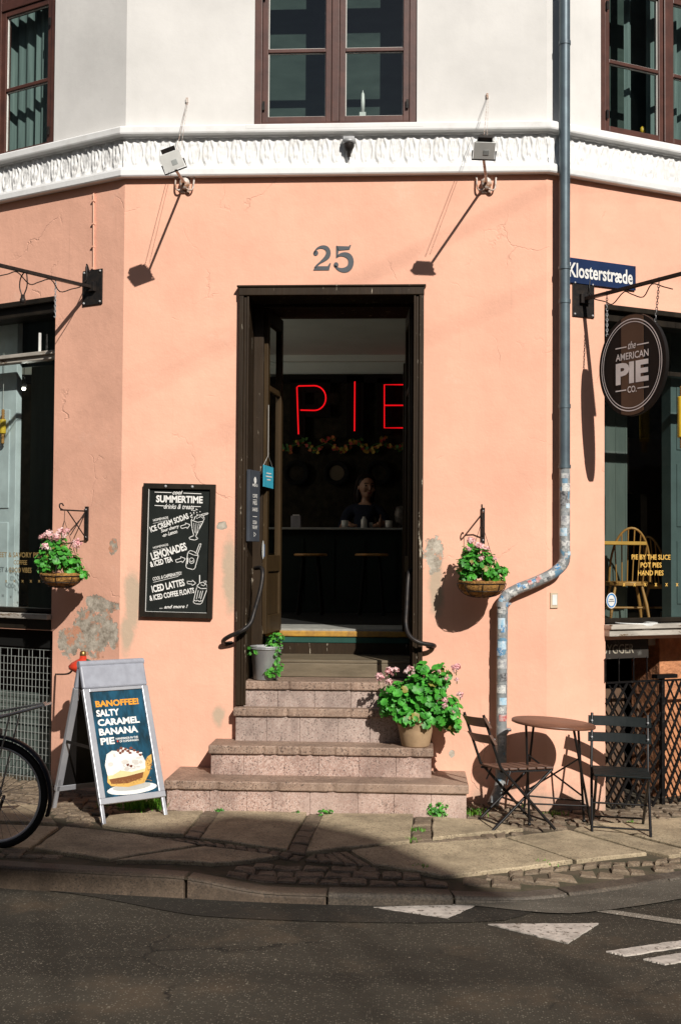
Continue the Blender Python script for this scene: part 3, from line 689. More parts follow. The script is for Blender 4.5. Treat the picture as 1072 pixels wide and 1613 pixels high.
# ------------------------------------------------------------------ interior shell of the cafe
mb = MB(); FLZ = 1.03; pin = [(p.x*.97, p.y + .31) for p in pl]
mb.prism(pin[:2] + [(-.62, .31), (-.62, .87), (.62, .87), (.62, .31)] + pin[2:] + [(pl[3].x*.97, YB + .1), (pl[0].x*.97, YB + .1)], FLZ - .1, FLZ - .012); mb.build('interior_floor', m_floor, BLD)
mb = MB(); mb.box(-.95, .95, 1.35, YB, FLZ - .0119, FLZ - .004); mb.build('dark_floor_strip', M('black floor strip', (.012, .012, .011), .9), BLD)  # added strip keeps the visible floor black over the pale, light-bouncing boards
mb = MB(); mb.prism([(p.x*.97, p.y + .31) for p in pl] + [(pl[3].x*.97, YB + .1), (pl[0].x*.97, YB + .1)], 3.43, 3.50); mb.build('ceiling', m_ceil, BLD)
mb = MB(); mb.box(pl[0].x + .02, pl[3].x - .02, YB, YB + .2, FLZ, 3.25)
mb.quad((pl[0].x+.01, .3, FLZ), (pl[0].x+.01, YB, FLZ), (pl[0].x+.01, YB, 3.43), (pl[0].x+.01, .3, 3.43)); mb.quad((pl[3].x-.01, YB, FLZ), (pl[3].x-.01, .3, FLZ), (pl[3].x-.01, .3, 3.43), (pl[3].x-.01, YB, 3.43))
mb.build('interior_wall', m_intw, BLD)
mb = MB(); mb.box(pl[0].x + .02, pl[3].x - .02, YB - .02, YB + .2, 3.25, 3.43); mb.box(pl[0].x + .02, pl[3].x - .02, YB - .09, YB - .02, 3.37, 3.43); mb.build('ceiling_cornice', m_ceil, BLD)
mb = MB(); mb.box(pl[0].x + .02, pl[3].x - .02, YB - .07, YB - .001, 3.17, 3.25); mb.build('picture_rail', m_dark, BLD)
# doorway lining, wooden step and threshold
mb = MB(); x0, x1 = DOOR[0], DOOR[1]; T = DOOR[3]
for sx, xa, xb in ((-1, x0, x0+.034), (1, x1-.034, x1)):
    mb.box(xa, xb, -.02, .30, 0.73, T)                                       # deep jamb
    mb.box(xa if sx < 0 else xb - .05, xa + .05 if sx < 0 else xb, .30, .82, 0.73, T)
    o = -.585 if sx < 0 else .585                                            # casing on the wall face
    a, b = sorted((o, o - sx*.03)); mb.box(a, b, -.045, .0, .585, T + .02)
    a, b = sorted((o - sx*.03, o - sx*.050)); mb.box(a, b, -.033, .0, .585, T + .005)
    a, b = sorted((o - sx*.050, o - sx*.064)); mb.box(a, b, -.040, -.0201, .585, T - .01)
mb.box(x0 + .034, x1 - .034, -.02, .30, T - .028, T); mb.box(x0 + .05, x1 - .05, .30, .82, T - .02, T)
mb.box(-.598, .598, -.06, 0.0, T + .022, T + .034); mb.box(-.587, .587, -.05, 0.0, T - .03, T + .025)
mb.box(x0+.034, x0+.10, .25, .33, .85, T - .028); mb.box(x1-.056, x1-.034, .25, .33, .85, T-.028); mb.box(x0+.10, x1-.056, .25, .33, T - .05, T - .028)
mb.build('door_frame', m_jamb, BLD, bevel=.004)
mb = MB(); mb.box(x0 + .051, x1 - .051, .30, .80, 0.735, 0.826)
mb.box(x0 + .0505, x1 - .0505, .302, .80, 0.8261, 0.848); mb.build('wooden_doorstep', m_tread, BLD, bevel=.006)
mb = MB(); mb.box(x0 + .06, x1 - .06, .80, .86, 0.80, 0.925); mb.build('threshold_riser', m_jamb, BLD)
mb = MB(); mb.box(x0 + .06, x1 - .06, .794, .86, 0.9251, 0.968); mb.build('green_threshold_strip', m_green, BLD, bevel=.004)
mb = MB(); mb.box(x0 + .06, x1 - .06, .782, .90, 0.9681, 1.008); mb.build('threshold_nosing', m_yellow, BLD, bevel=.006)
mb = MB(); mb.box(x0 + .06, x1 - .06, .80, 1.34, 1.0081, 1.022); mb.build('doormat', M('pale lobby floor', (.30, .30, .27), .7, (.2, .2, .18), 14), BLD)
# the two open door leaves
def leaf(hx, hy, ex, ey, lw_mats, left):
    d = Vector((ex-hx, ey-hy, 0)); w = d.length; Mx = frame((hx, hy, 0), d, (0, 0, 1)); b0, t0 = 1.012, 3.165
    q = MB(); q.M = Mx; th = .04; s = .06
    q.box(0, s, b0, t0, -th/2, th/2); q.box(w-s, w, b0, t0, -th/2, th/2); q.box(s, w-s, b0, b0+.12, -th/2, th/2); q.box(s, w-s, t0-.09, t0, -th/2, th/2); q.box(s, w-s, 1.42, 1.53, -th/2, th/2)
    q.box(s, w-s, 2.62, 2.66, -th/2+.004, th/2-.004)
    q.box(s, w-s, b0+.12, 1.42, -th/2+.012, th/2-.012); q.box(w-.004, w+.014, b0, t0 - .3, -th/2-.012, -th/2+.012)
    D_ = q.build('door', m_leaf, BLD, bevel=.004)
    q = MB(); q.M = Mx; q.quad((s, 1.53, 0), (w-s, 1.53, 0), (w-s, 2.62, 0), (s, 2.62, 0)); q.quad((s, 2.66, 0), (w-s, 2.66, 0), (w-s, t0-.09, 0), (s, t0-.09, 0)); q.build('pane', m_glass2, D_)
    q = MB(); q.M = Mx; sd = 1 if left else -1
    q.box(.30, .40, 1.28, 1.36, sd*th/2 - .003, sd*th/2 + .016); q.m = 1; q.tube([(.36, 1.32, sd*.03), (.36, 1.32, sd*.06), (.31, 1.32, sd*.065)], .009)
    q.build('lock_plate', [m_zinc, m_brass], D_)
    q = MB(); q.M = Mx; q.box(0.01, w-.01, b0 + .004, b0 + .055, sd*th/2, sd*th/2 + .006); q.build('kick_plate', m_yellow, D_)
    return D_, Mx, w
DL, MDL, wdl = leaf(-.455, .30, -.405, .775, None, False)
DR, MDR, wdr = leaf(.512, .30, .482, .775, None, True)
# little ledge, hanging card and stickers on the left leaf (its room side faces the street)
# ------------------------------------------------------------------ shop windows
def shop(Mx, h, side):
    x0, x1, y0, y1 = h; f = MB(); f.M = Mx; zt = -.10
    e0, e1 = (x0, x0+.045), (x1-.045, x1)
    f.box(*e0, y0, y1 - .1, -.18, zt); f.box(*e1, y0, y1-.1, -.18, zt); f.box(x0, x1, y1-.1, y1, -.2, -.02)
    f.box(x0, x1, y1-.035, y1, -.02, .02); f.box(x0+.045, x1-.045, y0, y0+.03, -.17, zt)
    tz = on(FL, 40, 563, -.1).y if side < 0 else 2.78
    w = f.build('shop_window', m_black, BLD, bevel=.004)
    q = MB(); q.M = Mx
    if side < 0: q.box(x0+.045, x1-.045, tz, tz+.025, -.16, -.07)
    q.box(x0+.045, x1-.045, tz-.03, tz, -.16, -.09)
    q.m = 1
    if side < 0: q.box(-.86, -.85, tz+.025, tz + .16, -.12, -.10)
    q.build('transom', [m_sill if side < 0 else m_black, m_whitep], w, bevel=.003)
    q = MB(); q.M = Mx; q.quad((x0+.045, y0+.03, -.14), (x1-.045, y0+.03, -.14), (x1-.045, tz-.03, -.14), (x0+.045, tz-.03, -.14))
    q.quad((x0+.045, tz+.025, -.141), (x1-.045, tz+.025, -.141), (x1-.045, y1-.1, -.141), (x0+.045, y1-.1, -.141)); q.build('pane', m_glass, w)
    q = MB(); q.M = Mx
    if side < 0: q.box(x0, x1 + .005, y0 - .035, y0, -.18, .045); q.m = 1; q.box(x0, x1, y0-.105, y0-.036, -.18, .005)
    else: q.box(x0 - .005, x1, y0 - .03, y0, -.18, .075); q.m = 0; q.box(x0 - .003, x1, y0-.075, y0-.0301, -.18, .055)
    q.build('window_sill', [m_sill, m_black], w, bevel=.004)
    return w
SWL = shop(FL, LS, -1); SWR = shop(FR, RS, 1)
def glasstext(Mx, w, rows, mat, n=-.137):
    q = MB(); q.M = Mx
    for st, xa, xb, yc, hpx in rows:
        a = on(Mx, xa, yc, n); b = on(Mx, xb, yc, n); h = abs(on(Mx, xa, yc - hpx/2, n).y - on(Mx, xa, yc + hpx/2, n).y)
        txt(q, st, (a.x+b.x)/2, (a.y+b.y)/2, b.x-a.x, h, n, bold=.012)
        q.build('lettering' if st != 'x' else 'cross_mark', mat, w); q = MB(); q.M = Mx
glasstext(FL, SWL, [('SWEET & SAVORY PIES', -12, 66, 874, 8), ('COFFEE', 22, 43, 886, 7), ('GOOD VIBES', 14, 50, 898, 8)] + [('x', 10 + 13*i - 2, 10 + 13*i + 2, 915.5, 4) for i in range(5)], m_dgold)
glasstext(FR, SWR, [('PIE BY THE SLICE', 994, 1055, 877.5, 8), ('POT PIES', 1008, 1041, 890, 8), ('HAND PIES', 1004, 1044, 902.5, 8)] + [('x', 982 + 16.7*i - 2, 982 + 16.7*i + 2, 921, 5) for i in range(6)], m_gold)
q = MB(); q.M = FR; c = on(FR, 962, 946, -.136)
q.arc(c, .020, 0, 2*math.pi, .040, -.2, -.1362, 28, ry=.028); q.m = 1; q.arc(c, .033, 0, 2*math.pi, .008, -.2, -.1345, 28, ry=.041); q.m = 0; q.arc(c, .040, 0, 2*math.pi, .005, -.2, -.1345, 28, ry=.049)
q.m = 2
for k, (st, w_) in enumerate((('CAFE', .03), ('OPEN', .045))): q.stroke([(c.x - w_/2, c.y + .008 - k*.012), (c.x + w_/2, c.y + .008 - k*.012)], .004, -.134)
q.build('oval_sticker', [m_whitep, m_blue, m_slate], SWR)
# left basement: board with chalk scribble, wire mesh and dark well
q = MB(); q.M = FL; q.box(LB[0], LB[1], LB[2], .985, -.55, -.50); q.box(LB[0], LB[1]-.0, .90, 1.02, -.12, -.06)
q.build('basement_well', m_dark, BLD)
q = MB(); q.M = FL; a = on(FL, 28, 977, -.055); q.stroke([(a.x-.03, a.y), (a.x-.028, a.y+.025), (a.x-.012, a.y+.022), (a.x-.022, a.y+.008)], .004, -.056); q.stroke([(a.x, a.y+.02), (a.x-.006, a.y+.005), (a.x+.01, a.y+.02), (a.x+.006, a.y-.018)], .004, -.056); q.stroke([(a.x+.02, a.y), (a.x+.022, a.y+.02), (a.x+.036, a.y+.018)], .004, -.056)
q.build('chalk_scribble', m_wtext, BLD)
q = MB(); q.M = FL
for i in range(38): x = -.60 - i*.034; q.tube([(x, -.05, -.07), (x + .003*math.sin(i*7), .885 - .05*(i % 3 == 0), -.07)], .0024, 5)
for j in range(19): y = -.02 + j*.05; q.tube([(-2.0, y, -.0745), (-.595, y + .004*math.sin(j*5), -.0745)], .0024, 5)
q.build('wire_mesh', m_meshw, BLD)
q = MB(); q.M = FL; q.box(-1.6, -.62, -.3, .32, -.35, -.30); q.box(-1.55, -.70, .33, .55, -.36, -.31); q.build('stored_panel', M('dull green panel', (.10, .13, .115), .7, (.05, .07, .06), 7), BLD)
# right basement: tin sign board, spikes, lattice gate and recess
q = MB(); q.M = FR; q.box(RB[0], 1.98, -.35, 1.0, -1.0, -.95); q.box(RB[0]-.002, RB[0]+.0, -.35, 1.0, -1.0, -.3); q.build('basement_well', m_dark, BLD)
pr = on(FR, 1038, 1150, -.26).x
q = MB(); q.M = FR; q.box(pr, 1.98, -.35, 1.0, -.55, -.26); q.build('basement_pier', m_brickrough, BLD)
q = MB(); q.M = FR; b1 = on(FR, 985, 1200, -.2).x
for i in range(3): q.box(RB[0] + i*(b1-RB[0])/3, RB[0] + (i+1)*(b1-RB[0])/3 - .006, -.35, .66, -.24, -.21)
q.tube([(b1+.10, -.3, -.2), (b1+.10, .62, -.2)], .012); q.build('basement_boards', m_brbrd, BLD)
FRL = frame(FR @ Vector((0, 0, 0.0)), FR.to_3x3() @ Vector((1, 0, 0)), (0, 0, 1))
q = MB(); q.M = FR; zn = 0.012; xL, xR_ = RB[0] + .002, on(FR, 1040, 1200, zn).x; yb, yt = -.115, on(FR, 1000, 1075, zn).y
def lat(q, xa, xb, ya, yb_, step, w, z, sl):
    k = xa - (yb_-ya)*sl
    while k < xb:
        pts = []
        for sgn in (1,):
            a = Vector((k, ya)); b = Vector((k + (yb_-ya)*sl, yb_))
            t0 = max(0, (xa-a.x)/(b.x-a.x)); t1 = min(1, (xb-a.x)/(b.x-a.x))
            if t1 > t0: p = a.lerp(b, t0); r = a.lerp(b, t1); q.bar((p.x, p.y, z), (r.x, r.y, z), .018, .006, (0, 0, 1))
        k += step
def lat2(q, xa, xb, ya, yb_, step, z, sl):
    k = xa
    while k < xb + (yb_-ya)*sl:
        a = Vector((k, ya)); b = Vector((k - (yb_-ya)*sl, yb_))
        t0 = max(0, (a.x-xb)/(a.x-b.x)); t1 = min(1, (a.x-xa)/(a.x-b.x))
        if t1 > t0: p = a.lerp(b, t0); r = a.lerp(b, t1); q.bar((p.x, p.y, z), (r.x, r.y, z), .011, .005, (0, 0, 1))
        k += step
lat(q, xL, xR_, yb, yt, .082, .016, zn, .66); lat2(q, xL, xR_, yb, yt, .082, zn - .012, .66)
lat(q, xR_ + .03, 1.9, yb, yt, .075, .012, zn, .5); lat2(q, xR_ + .03, 1.9, yb, yt, .075, zn - .012, .5)
q.box(xL, xR_, yt, yt+.012, zn-.012, zn+.006); q.box(xR_, xR_+.026, yb, yt+.02, zn-.018, zn+.010); q.box(xR_-.05, xR_+.12, yt+.02, yt+.045, zn-.03, zn+.025); q.box(xR_+.026, 1.9, yt-.002, yt+.010, zn-.012, zn+.006)
for px in (953, 974, 997, 1018): x = on(FR, px, 1060, zn).x; q.tube([(x, yt+.012, zn), (x, yt+.155, zn)], .0045, 6); q.ball((x, yt+.157, zn), .007, 6)
q.build('lattice_gate', m_lattice, BLD)
q = MB(); q.M = FR; a = on(FR, 952, 1020, -.10); b = on(FR, 1021, 1020, -.10); q.box(RB[0]+.001, b.x, a.y - .075, a.y+.10, -.12, -.105)
q.m = 1; l = on(FR, 949, 1024, -.10); r = on(FR, 998, 1024, -.10); txt(q, 'BYGGER', (l.x+r.x)/2, a.y - .012, r.x-l.x, .062, -.103, bold=.01)
q.build('tin_sign', [m_tin, M('faded sign letters', (.36, .32, .25), .7, (.15, .13, .10), 40)], BLD)
q = MB(); c = FR @ on(FR, 1000, 986, -.06); q.M = Matrix.Translation(c); q.lathe([(.001, -.05), (.07, -.045), (.12, -.02), (.145, .02), (.14, .025), (.0, .0)]); tag(q.build('enamel_bowl', m_whitep), 'pale round bowl tucked under the weathered window sill above the tin sign', 'bowl')
# house number: old style two and five cut from polygons
q = MB(); q.M = FF
def num(polys, px0, px1, py0, py1):
    a = on(FF, px0, py1); b = on(FF, px1, py0)
    for P in polys: q.prism([(a.x + (b.x-a.x)*x, a.y + (b.y-a.y)*y) for x, y in P], 0.0005, 0.004)
def varstroke(pts, ws):
    P = [Vector(p) for p in pts]; l = []; r = []
    for i, p in enumerate(P):
        d = (P[min(i+1, len(P)-1)] - P[max(i-1, 0)]).normalized(); n = Vector((-d.y, d.x))*ws[i]/2; l.append(tuple(p+n)); r.append(tuple(p-n))
    return [[l[i], l[i+1], r[i+1], r[i]] for i in range(len(P)-1)]
def disc(c, rx, ry): return [[(c[0] + rx*math.cos(k*math.pi/10), c[1] + ry*math.sin(k*math.pi/10)) for k in range(20)]]
arc2 = bez((.10, .70), (.10, 1.02), (.86, 1.10), (.84, .70), 14) + bez((.84, .70), (.80, .46), (.35, .36), (.12, .10), 12)[1:]
w2 = [.05 + .20*math.sin(min(1, i/16)*math.pi/2)**2 if i < 16 else max(.08, .25 - .017*(i-16)*1.6) for i in range(len(arc2))]
num(varstroke(arc2, w2) + disc((.17, .72), .13, .11) + [[(.04, .0), (.88, .0), (.97, .30), (.91, .30), (.80, .17), (.28, .17), (.10, .10)]], 492, 522, 388, 426)
arc5 = bez((.22, .55), (.34, .70), (.90, .70), (.90, .34), 12) + bez((.90, .34), (.90, -.10), (.25, -.06), (.10, .20), 12)[1:]
w5 = [.06 + .21*math.sin(i/24*math.pi)**1.2 for i in range(len(arc5))]
num(varstroke(arc5, w5) + disc((.16, .22), .12, .11) + [[(.16, .50), (.24, .52), (.28, .80), (.20, 1.0), (.16, 1.0)], [(.18, .99), (.24, .80), (.82, .84), (.90, 1.02), (.84, 1.03), (.78, .97)]], 524, 556, 387, 426)
q.build('house_number', m_slate, BLD)
# handrails
def rail(P): q = MB(); q.tube(smooth(P, 6), .014, 10); return q
ql = rail([atY(402, 895, .10), atY(413, 897, .02), atY(411, 925, -.02), atY(400, 965, -.06), atY(394, 982, -.09), atY(380, 994, -.12), atY(362, 1002, -.10), atY(352, 1009, -.06), atY(354, 1014, -.01), atY(366, 1012, .01)])
ql.build('handrail', m_iron, BLD)
qr = rail([atY(652, 899, .10), atY(645, 899, .04), atY(642, 915, .0), atY(640, 955, -.04), atY(639, 985, -.07), atY(645, 1002, -.10), atY(660, 1012, -.11), atY(680, 1016, -.08), atY(683, 1018, -.02), atY(672, 1018, .01)])
qr.build('handrail', m_iron, BLD)
q = MB(); a = on(FL, 149, 305); b = on(FL, 149, 425); q.M = FL; q.tube([(a.x, a.y, .008), (b.x, b.y, .008)], .006, 8)
for k in (.1, .4, .7, .98): y = a.y + (b.y-a.y)*k; q.box(a.x-.012, a.x+.012, y-.005, y+.005, 0, .016)
q.build('conduit', m_orange, BLD)

# ================================================================== ENTRANCE STEPS
ST = thing('entrance_steps', 'four step pink granite staircase rising to the dark doorway', 'steps', (-.12, -.3, 0))
STEPS = [(259, 738, -.50, .0, .192), (328, 682, -.285, .192, .371), (366.5, 647, -.095, .371, .577), (392, 660, -.005, .577, .735)]
for i, (pa, pb, yf, zb, zt) in enumerate(STEPS):
    xa = atY(pa, 1200, yf).x; xb = atY(pb, 1200, yf).x
    if i == 3: xa, xb = DOOR[0] + .001, DOOR[1] - .001
    yb = [.02, .02, .0, .30][i]; e = .0 if i == 3 else .012
    q = MB(); nn_ = 70; P = [(xa + (xb-xa)*k/nn_, yf + .0035*noise.noise(Vector((k*.9 + i*50, 0, 0))) + (.010 if noise.noise(Vector((k*.55, i*9, 4))) > .42 else 0) + .004*math.sin(math.pi*k/nn_)) for k in range(nn_+1)]
    q.prism(P + [(xb, yb), (xa, yb)], zt - .052, zt); tr = q.build('step', m_slab, ST, bevel=.007)
    q = MB(); n = [8, 6, 5, 5][i]; rr = random.Random(i + 2); cuts = [xa + e] + [xa + e + (xb-xa-2*e)*(k + rr.uniform(-.18, .18))/n for k in range(1, n)] + [xb - e]
    for a, b in zip(cuts, cuts[1:]): q.box(a + .0014, b - .0014, yf + .022, yf + .06, max(zb - .06, -.12), zt - .0525)
    q.box(cuts[0] + .003, cuts[-1] - .003, yf + .027, yb, zb - .05, zt - .053)
    if i < 3:
        q.box(cuts[0], cuts[0] + .0029, yf + .06, yb, zb - .05, zt - .0525); q.box(cuts[-1] - .0029, cuts[-1], yf + .06, yb, zb-.05, zt - .0525)
    q.build('riser', m_granite if i < 2 else m_granite2, tr, bevel=.0025)

# ================================================================== FITTINGS ON THE FACADE
def floodlight(bx, by, tip, tilt, label, wx, wy):
    base = FF @ on(FF, bx, by); t = thing('floodlight', label, 'lamp', base, 'floodlights on arms over the door')
    tip = Vector(tip)
    q = MB(); q.ball(base + Vector((0, -.03, 0)), .034, 8, (1, .7, 1.15)); q.box(base.x-.03, base.x+.03, base.y-.012, base.y, base.z-.055, base.z+.03)
    for sx in (-1, 1): q.tube(smooth([base + Vector((sx*.01, -.03, -.03)), base + Vector((sx*.035, -.035, -.045)), base + Vector((sx*.055, -.03, -.03)), base + Vector((sx*.06, -.02, .03)), base + Vector((sx*.065, -.005, .05))], 4), .006, 6)
    q.build('wall_mount', m_rust, t)
    q = MB(); q.tube([base + Vector((0, -.04, .005)), tip], .0085, 8); q.build('arm', m_rust, t)
    q = MB(); q.M = Matrix.Translation(tip) @ Matrix.Rotation(tilt[0], 4, 'Y') @ Matrix.Rotation(tilt[1], 4, 'X')
    w, h = .055, .043                                       # the lamp head, lens facing down to the wall
    q.box(-w, w, -.006, .02, .012, .012 + 2*h); q.m = 1; q.box(-w-.006, w+.006, -.016, -.006, .004, .020 + 2*h)
    q.m = 2; q.box(-w*.1, w*.5, -.0175, -.016, .03, .03 + h*.7); q.m = 3
    for k in range(5): q.box(-w*.8, w*.8, .02, .040, .022 + k*.018, .028 + k*.018)
    hd = q.build('lamp_head', [m_iron, m_whitep, m_lens, m_iron], t, bevel=.003)
    q = MB(); q.M = Matrix.Translation(tip) @ Matrix.Rotation(tilt[0], 4, 'Y') @ Matrix.Rotation(tilt[1], 4, 'X')
    q.tube([(-w-.012, -.005, .05), (-w-.012, -.005, -.004), (w+.012, -.005, -.004), (w+.012, -.005, .05)], .005, 6)
    q.box(-w*.75, w*.75, -.012, .02, .108, .134); q.build('yoke', m_iron, hd)
    a = FF @ on(FF, wx, wy); q = MB(); q.tube([tip + Vector((0, 0, .1)), a], .0016, 5); q.tube([tip + Vector((0.02, 0.02, .1)), a + Vector((.006, 0, .0))], .0012, 5); q.box(a.x-.007, a.x+.007, a.y-.015, a.y, a.z-.015, a.z+.012); q.build('stay_wire', m_rust, t)
floodlight(292, 291, atY(277, 268, -.70), (R(-20), R(22)), 'floodlight with its head rolled sideways on a rusty arm, on the chalkboard side', 295, 158)
floodlight(765, 291, atY(761, 250, -.70), (R(3), R(42)), 'upright white floodlight on a rusty arm over the right corner of the door', 767, 151)
c = FF @ on(FF, 550, 232); t = thing('dome_camera', 'small grey dome camera fixed to the middle of the white frieze', 'camera', c)
q = MB(); q.M = Matrix.Translation(c + Vector((0, -.05, 0))); q.box(-.035, .035, -.02, .05, .03, .05); q.lathe([(.001, .032), (.042, .03), (.044, .012), (.030, .006), (.001, .005)]); q.build('bracket', m_zinc, t)
q = MB(); q.M = Matrix.Translation(c + Vector((0, -.05, 0))); q.lathe([(.033, .005), (.032, -.015), (.022, -.036), (.001, -.046)]); q.tube([(0, 0, -.04), (0, .01, -.075)], .012); q.build('dome', m_iron, t)

# drainpipe
t = thing('drainpipe', 'blue grey drainpipe with a dogleg bend, its lower half covered in stickers', 'drainpipe', (1.08, -.07, -.1))
pu = lambda y: atY(888.5, y, -.045)
xu = pu(400).x; rp = .034
q = MB(); top = pu(-120).z; q.tube([(xu, -.045, top), (xu, -.045, pu(735).z)], rp, 20); q.build('upper_pipe', m_pipe, t)
for y in (68, 475, 640): q = MB(); z = pu(y).z; q.tube([(xu, -.045, z-.012), (xu, -.045, z+.012)], rp + .004, 20); q.build('pipe_joint', m_pipe, t)
for y in (422, 735): q = MB(); z = pu(y).z; q.box(xu-.01, xu+.01, -.045, .03, z-.01, z+.01); q.tube([(xu, -.045, z-.01), (xu, -.045, z+.01)], rp + .005, 20); q.build('pipe_clamp', m_pipe, t)
low = lambda y, x=790.5: atY(x, y, -.075)
P = [(xu, -.045, pu(735).z), (xu, -.045, pu(862).z)] + [tuple(p) for p in smooth([pu(862), atY(887, 886, -.05), atY(870, 903, -.055), atY(842, 917, -.06), atY(812, 929, -.07), atY(794, 942, -.075), low(965)], 7)[1:]] + [tuple(low(1100, 789.5)), tuple(low(1228, 788)), tuple(atY(785, 1245, -.085)), tuple(atY(775, 1268, -.13))]
q = MB(); q.tube(P, rp, 22); lp = q.build('lower_pipe', m_stick, t)
for y in (951, 1150): q = MB(); p = low(y); q.tube([p + Vector((0, 0, -.018)), p + Vector((0, 0, .012))], rp + .004, 22); q.box(p.x, p.x+.055, p.y, p.y+.07, p.z-.008, p.z+.006); q.build('pipe_collar', m_zinc, t)
rs2 = random.Random(12)
scols = [M('scribbled white sticker', (.56, .56, .53), .5, (.25, .25, .26), 75, lo=.42, hi=.5), M('printed blue sticker', (.06, .20, .38), .45, (.45, .50, .52), 85, lo=.45, hi=.52), M('pale blue sticker', (.25, .45, .58), .4, (.6, .65, .68), 60), M('black sticker', (.03, .03, .035), .4, (.3, .3, .3), 70), M('off white sticker', (.55, .55, .52), .5, (.2, .2, .22), 55), M('red sticker', (.45, .06, .05), .4, (.5, .45, .42), 40)]
def psticker(c, axis, ang, w, h, mat, off=.0015):
    q = MB(); n = 8; vs = []
    for i in range(n+1):
        a = ang + (i/n - .5)*w/rp
        for k in (-.5, .5): vs.append(Vector(c) + Vector((math.sin(a)*(rp+off), -math.cos(a)*(rp+off), k*h)))
    q.add(vs, [(2*i, 2*i+2, 2*i+3, 2*i+1) for i in range(n)], True); q.build('sticker', mat, lp)
for y, ang, w, h, k in ((750, 0, .05, .03, 4), (768, .3, .06, .05, 0), (785, -.2, .05, .09, 3), (797, .6, .03, .03, 2), (820, .1, .06, .06, 4), (838, -.4, .05, .05, 2), (856, .2, .06, .03, 0)): psticker((xu, -.045, pu(y).z), 0, ang, w, h, scols[k])
for y, ang, w, h, k in ((982, .0, .05, .07, 2), (990, .35, .036, .045, 1), (1016, .1, .06, .05, 2), (1026, -.5, .04, .05, 1), (1045, .0, .06, .06, 4), (1066, .4, .05, .05, 3), (1085, -.2, .06, .05, 0), (1104, .25, .05, .045, 2), (1118, -.3, .04, .04, 0), (1130, .2, .05, .04, 5), (1165, 0, .05, .06, 4)): psticker(tuple(low(y, 789.5)), 0, ang, w, h, scols[k])
PV = [Vector(p) for p in P]; rs3 = random.Random(6)                        # stickers round the bend
for i in range(2, len(PV) - 5):
    if rs3.random() > .62: continue
    c = PV[i].lerp(PV[i+1], rs3.random()); dd = (PV[i+1] - PV[i]).normalized(); ff = Vector((0, -1, 0)); ff = (ff - dd*ff.dot(dd)).normalized(); uu = dd.cross(ff); a0 = rs3.uniform(-.9, .7); wd = rs3.uniform(.5, 1.1); L = rs3.uniform(.016, .034); q = MB(); vs = []
    for j in range(9):
        a = a0 + (j/8 - .5)*wd
        for k in (-.5, .5): vs.append(c + dd*L*k + (ff*math.cos(a) + uu*math.sin(a))*(rp + .0022 + .0004*(i % 3)))
    q.add(vs, [(2*j, 2*j+1, 2*j+3, 2*j+2) for j in range(8)], True); q.build('sticker', scols[rs3.choice((0, 4, 4, 3, 0, 2, 5, 1))], lp)
# street name sign
q = MB(); q.M = FR; a = on(FR, 890, 412); b = on(FR, 998, 453); zt = .016
x0s = on(FR, 890, 430).x; x1s = on(FR, 998, 440).x; yc = on(FR, 950, 433).y; hh = .080
t = thing('street_name_sign', 'dark blue enamel street name sign beside the drainpipe', 'street sign', FR @ Vector((x0s, yc, 0)))
q = MB(); q.M = FR; q.box(x0s, x1s, yc-hh, yc+hh, .002, zt); q.m = 1
for x in (x1s-.012,):
    for y in (yc-hh+.012, yc+hh-.012): q.ball((x, y, zt), .005, 5)
q.build('plate', [m_navy, m_iron], t, bevel=.003)
xa = on(FR, 893, 430).x; xb = on(FR, 993, 440).x
q = MB(); q.M = FR; txt(q, 'Klosterstræde', (xa+xb)/2, yc + .002, xb-xa, .094, zt+.0015, bold=.022); q.build('lettering', m_wtext, t)
# little plate beside the downpipe
p = FR @ on(FR, 871, 945); t = thing('meter_plate', 'small ivory plastic cover plate on the wall right of the drainpipe', 'cover plate', p)
q = MB(); q.M = FR; a = on(FR, 865, 958); b = on(FR, 877, 933); q.box(a.x, b.x, a.y, b.y, .0, .010); q.build('plate', m_bell, t, bevel=.002)
q = MB(); q.M = FR; q.box(a.x+.011, b.x-.011, a.y+.02, b.y-.014, .010, .013); q.build('label_panel', m_whitep, t)

# sign brackets and the hanging shop sign
def bracket(Mx, xw, zw, label, sgn, L=1.1, rise=-.015):
    o = Mx @ Vector((xw, zw, 0)); t = thing('sign_bracket', label, 'bracket', o, 'black iron sign brackets')
    q = MB(); q.M = Mx; q.box(xw-.085, xw+.085, zw-.115, zw+.115, 0, .010); q.m = 1
    for i in (-1, 1):
        for j in (-1, 1): q.ball((xw + i*.07, zw + j*.10, .011), .008, 6)
    q.m = 0; q.box(xw-.035, xw+.035, zw-.03, zw+.03, .010, .035); q.build('back_plate', [m_iron, m_zinc], t, bevel=.002)
    q = MB(); q.M = Mx; q.bar((xw, zw, .01), (xw, zw+rise*L, L), .018, .028, (1, 0, 0)); q.build('arm', m_iron, t)
    q = MB(); q.M = Mx; pts = [(xw+.02*sgn, zw+.10, .012), (xw+.05*sgn, zw+.16, .012), (xw+.03*sgn, zw+.05, .03), (xw, zw+.0, .12)]
    for k in range(9): z = .12 + k*.09; pts.append((xw + .012*(k % 2), zw + rise*z - .016 - .03*(k % 3), z))
    q.tube(smooth(pts, 4), .0035, 6); q.build('cable', m_fur, t); return t
zbr = on(FR, 918, 472).y; xbr = on(FR, 917, 472).x
bracket(FR, xbr, zbr, 'black iron sign bracket under the blue street sign carrying the round sign', 1)
zbl = on(FL, 147, 453).y; xbl = on(FL, 147, 453).x
bracket(FL, xbl, zbl, 'black iron sign bracket without a sign on the left wall by the shop window', -1)
